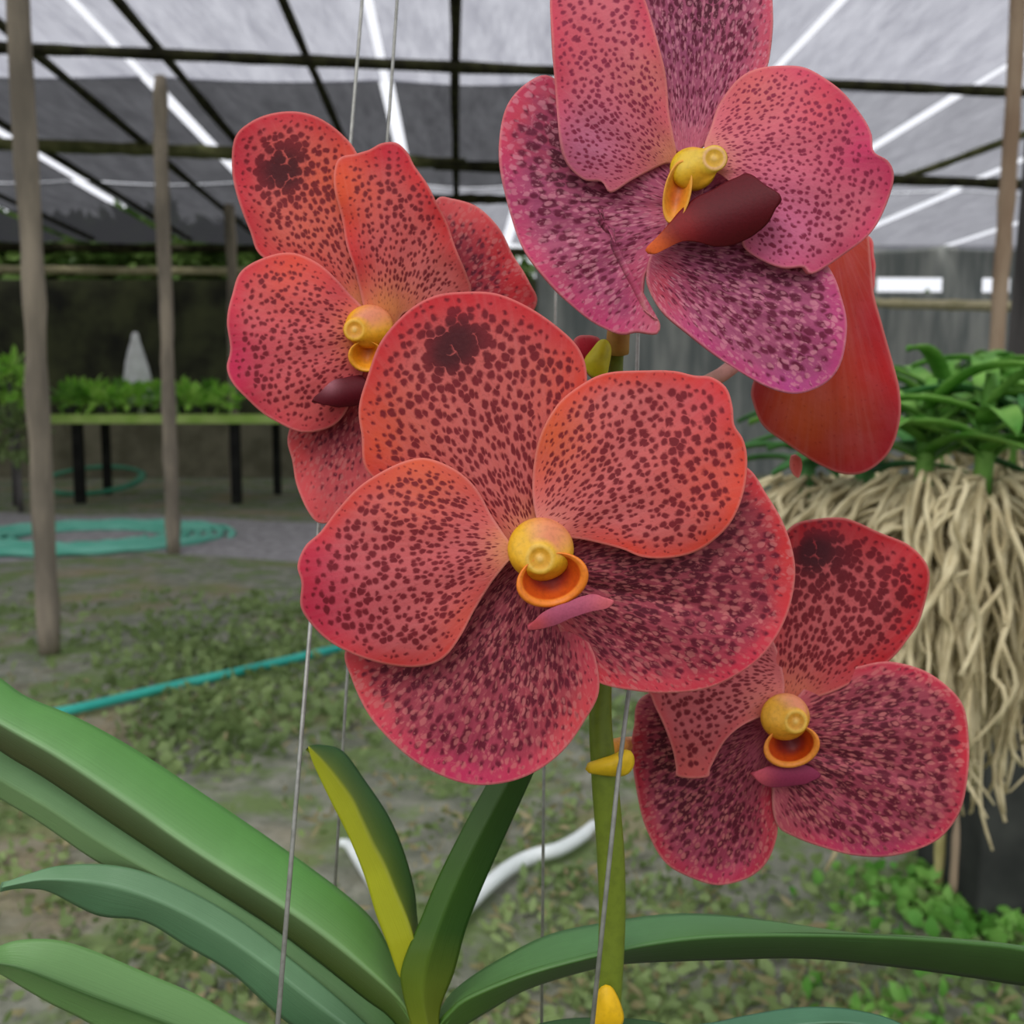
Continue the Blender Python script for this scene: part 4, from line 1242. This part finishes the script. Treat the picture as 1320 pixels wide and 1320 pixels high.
V, Fc = tube_geo(PIPE_PATH + np.array([0, 0, .01]), np.interp(np.linspace(0, 1, 90), [0, .06, .3, .8, .95, 1], [.010, .015, .017, .018, .016, .012]), 12)
tag(mesh_obj('white_pipe', V, Fc, M_PIPE), 'curved piece of white pipe lying on the ground behind the upright leaves', 'pipe')

# hanging orchids with dangling roots on the right
M_ROOT = simple_mat('aerial_root', srgb(166, 152, 116), srgb(206, 194, 158), 30, .75, .2, .2, .001)
M_SLAT = simple_mat('basket_wood', srgb(96, 86, 66), srgb(124, 110, 86), 20, .8, .2)


def hanging_orchid(px, py, d, n_leaf, n_root, rl, label, seed, lm, spread=.05, lift=1.0, Lf=.18):
    rng = np.random.default_rng(seed)
    c = P(px, py, d)
    root = empty('hanging_orchid', c, label, 'orchid', 'orchids hanging in a row on the right')
    V, Fc = tube_geo([c + np.array([0, 0, -.03]), c + np.array([0, 0, .02]), c + np.array([.004, 0, .06 + n_leaf * .006])], [.009, .010, .006], 10, 10)
    mesh_obj('stem', V, Fc, lm, root)
    for k in range(n_leaf):
        a = k * 2.4 + rng.uniform(-.3, .3)
        L = Lf * rng.uniform(.75, 1.25)
        el = rng.uniform(.5, 1.25) * lift
        h = np.array([math.cos(a), math.sin(a), 0])
        pth = []
        for s in np.linspace(0, 1, 9):
            pth.append(c + np.array([0, 0, .03 + k * .006]) + h * L * s * math.cos(el) * (1 + .3 * s) + np.array([0, 0, 1]) * L * (s * math.sin(el) - s * s * .55))
        pth = np.array(pth)
        side = np.cross(h, [0, 0, 1.0])
        wv = .028 * np.array([.75, .95, 1, 1, 1, .95, .85, .65, .15])
        V = []
        for i in range(9):
            V += [pth[i] + side * wv[i] / 2 + np.array([0, 0, .006]), pth[i], pth[i] - side * wv[i] / 2 + np.array([0, 0, .006])]
        Fc = []
        for i in range(8):
            Fc += [(i * 3, i * 3 + 1, i * 3 + 4, i * 3 + 3), (i * 3 + 1, i * 3 + 2, i * 3 + 5, i * 3 + 4)]
        solidify(mesh_obj('leaf', V, Fc, lm, root), .0014)
    parts = []
    for k in range(n_root):
        a = rng.uniform(0, 6.28)
        r0 = rng.uniform(.005, .045)
        p = c + np.array([math.cos(a) * r0, math.sin(a) * r0, rng.uniform(-.03, .03)])
        L = rl * rng.uniform(.45, 1.1)
        out = rng.uniform(.2, 1) * spread * 2
        pth = [p]
        m = 9
        for i in range(1, m):
            s = i / (m - 1)
            e = 1 - (1 - s) ** 3
            q = p + np.array([math.cos(a) * out * e, math.sin(a) * out * e * .8, .02 * math.sin(min(s * 6, math.pi)) - L * s])
            pth.append(q + rng.normal(size=3) * np.array([.006, .006, .004]))
        r = rng.uniform(.0026, .0046)
        parts.append(tube_geo(pth, [r, r, r * .95, r * .9, r * .6], 6, 20))
        if rng.uniform() < .4:
            q = pth[5]
            b2 = [q, q + np.array([rng.normal() * .02, rng.normal() * .02, -.05]), q + np.array([rng.normal() * .035, rng.normal() * .03, -.12])]
            parts.append(tube_geo(b2, [r * .8, r * .7, r * .4], 6, 10))
    V, Fc = join_geo(parts)
    tag(mesh_obj('aerial_roots', V, Fc, M_ROOT, root), 'mass of beige dangling roots', kind='stuff')
    return root


hanging_orchid(1040, 640, 1.35, 5, 90, .28, 'hanging orchid just behind the red flower back, short roots, few leaves', 81, M_ORCHLEAF2, .075, .6, .11)
hanging_orchid(1110, 650, 1.25, 8, 110, .34, 'hanging orchid between the red flower back and the lower right flower', 82, M_ORCHLEAF2, .07, .7, .14)
hanging_orchid(1190, 640, 1.15, 12, 110, .36, 'hanging orchid with dense bright leaves, above the lower right flower', 83, M_ORCHLEAF, .065, .8, .17)
hanging_orchid(1266, 640, 1.1, 12, 90, .27, 'hanging orchid with long forked roots under the tan post', 84, M_ORCHLEAF, .055, .8, .17)
hanging_orchid(1345, 645, 1.12, 10, 40, .2, 'hanging orchid cut by the right edge of the picture', 85, M_ORCHLEAF2, .05, .8, .17)
hanging_orchid(1215, 600, 1.45, 14, 30, .3, 'farther hanging orchid behind the others, leaves only in view', 86, M_ORCHLEAF, .05, .85, .22)
hanging_orchid(1305, 592, 1.5, 14, 30, .3, 'farther hanging orchid at the foot of the dark column', 87, M_ORCHLEAF, .05, .85, .22)
hanging_orchid(1130, 605, 1.55, 12, 30, .25, 'farther hanging orchid beside the red flower back', 88, M_ORCHLEAF2, .05, .8, .19)

# dark box standing behind the roots, bamboo stake beside it
M_BOX = simple_mat('dark_grey_box', srgb(44, 46, 44), srgb(66, 68, 64), 5, .85, .15, .3, .01)
q = G(1345, 1195)
bx = empty('storage_box', (q[0], q[1] + .15, 0), 'dark grey upright box standing in the weeds behind the dangling roots', 'box')
V, Fc = box_geo((q[0], q[1] + .15, .25), .30, .30, .50, .05)
bevel(mesh_obj('box_body', V, Fc, M_BOX, bx, smooth=False), .01)
V, Fc = box_geo((q[0], q[1] + .15, .515), .32, .32, .03, .05)
bevel(mesh_obj('box_lid', V, Fc, M_BOX, bx, smooth=False), .008)
M_STAKE = simple_mat('bamboo', srgb(170, 160, 104), srgb(196, 184, 130), 12, .6, .3)
g = G(1209, 1150)
pole('bamboo_stake', g, g + np.array([.01, 0, .62]), .0115, M_STAKE, 'pale bamboo stake standing in the weeds under the lower right flower', 'stake', n=14, wob=.003, seed=91)
g = G(1232, 1165)
pole('bamboo_stake', g, g + np.array([.015, 0, .66]), .016, M_POST_TAN, 'brown stake beside the dark box', 'stake', n=14, wob=.003, seed=92)

# ------------------------------------------------------------------ light
w = bpy.data.worlds.new('overcast_sky')
SC.world = w
w.use_nodes = True
wt = w.node_tree
wt.nodes.clear()
wo = wt.nodes.new('ShaderNodeOutputWorld')
bg = wt.nodes.new('ShaderNodeBackground')
tcw = wt.nodes.new('ShaderNodeTexCoord')
sp = wt.nodes.new('ShaderNodeSeparateXYZ')
rmp = wt.nodes.new('ShaderNodeValToRGB')
wt.links.new(tcw.outputs['Generated'], sp.inputs[0])
mr = wt.nodes.new('ShaderNodeMapRange')
mr.inputs[1].default_value = -1; mr.inputs[2].default_value = 1
wt.links.new(sp.outputs['Z'], mr.inputs[0])
wt.links.new(mr.outputs[0], rmp.inputs[0])
rmp.color_ramp.elements[0].position = .0; rmp.color_ramp.elements[0].color = (.10, .10, .09, 1)
rmp.color_ramp.elements[1].position = 1.; rmp.color_ramp.elements[1].color = (1.0, 1.0, 1.06, 1)
e = rmp.color_ramp.elements.new(.49); e.color = (.14, .14, .13, 1)
e = rmp.color_ramp.elements.new(.52); e.color = (.86, .88, .94, 1)
wt.links.new(rmp.outputs[0], bg.inputs['Color'])
bg.inputs['Strength'].default_value = 1.15
wt.links.new(bg.outputs[0], wo.inputs['Surface'])

sun = bpy.data.lights.new('veiled_sun', 'SUN')
sun.energy = 1.5
sun.angle = math.radians(35)
sun.color = (1.0, .97, .93)
so = bpy.data.objects.new('veiled_sun', sun)
COL.objects.link(so)
so.rotation_euler = Vector((0.28, 0.75, -0.95)).to_track_quat('-Z', 'Y').to_euler()

# ------------------------------------------------------------------ camera object
cd = bpy.data.cameras.new('camera')
cd.sensor_width = 36
cd.lens = 36 * F / 1320
cd.clip_start = .01
cd.clip_end = 200
cd.dof.use_dof = True
cd.dof.focus_distance = .235
cd.dof.aperture_fstop = 25
co = bpy.data.objects.new('camera', cd)
COL.objects.link(co)
co.location = Vector(CAM)
co.rotation_euler = (math.pi / 2 - PITCH, 0, 0)
SC.camera = co

SC.view_settings.view_transform = 'Standard'
SC.view_settings.look = 'None'
SC.view_settings.exposure = 0.0
SC.view_settings.gamma = 1
SC.view_settings.use_curve_mapping = False
SC.cycles.use_denoising = True
SC.cycles.transparent_max_bounces = 16
SC.cycles.max_bounces = 8
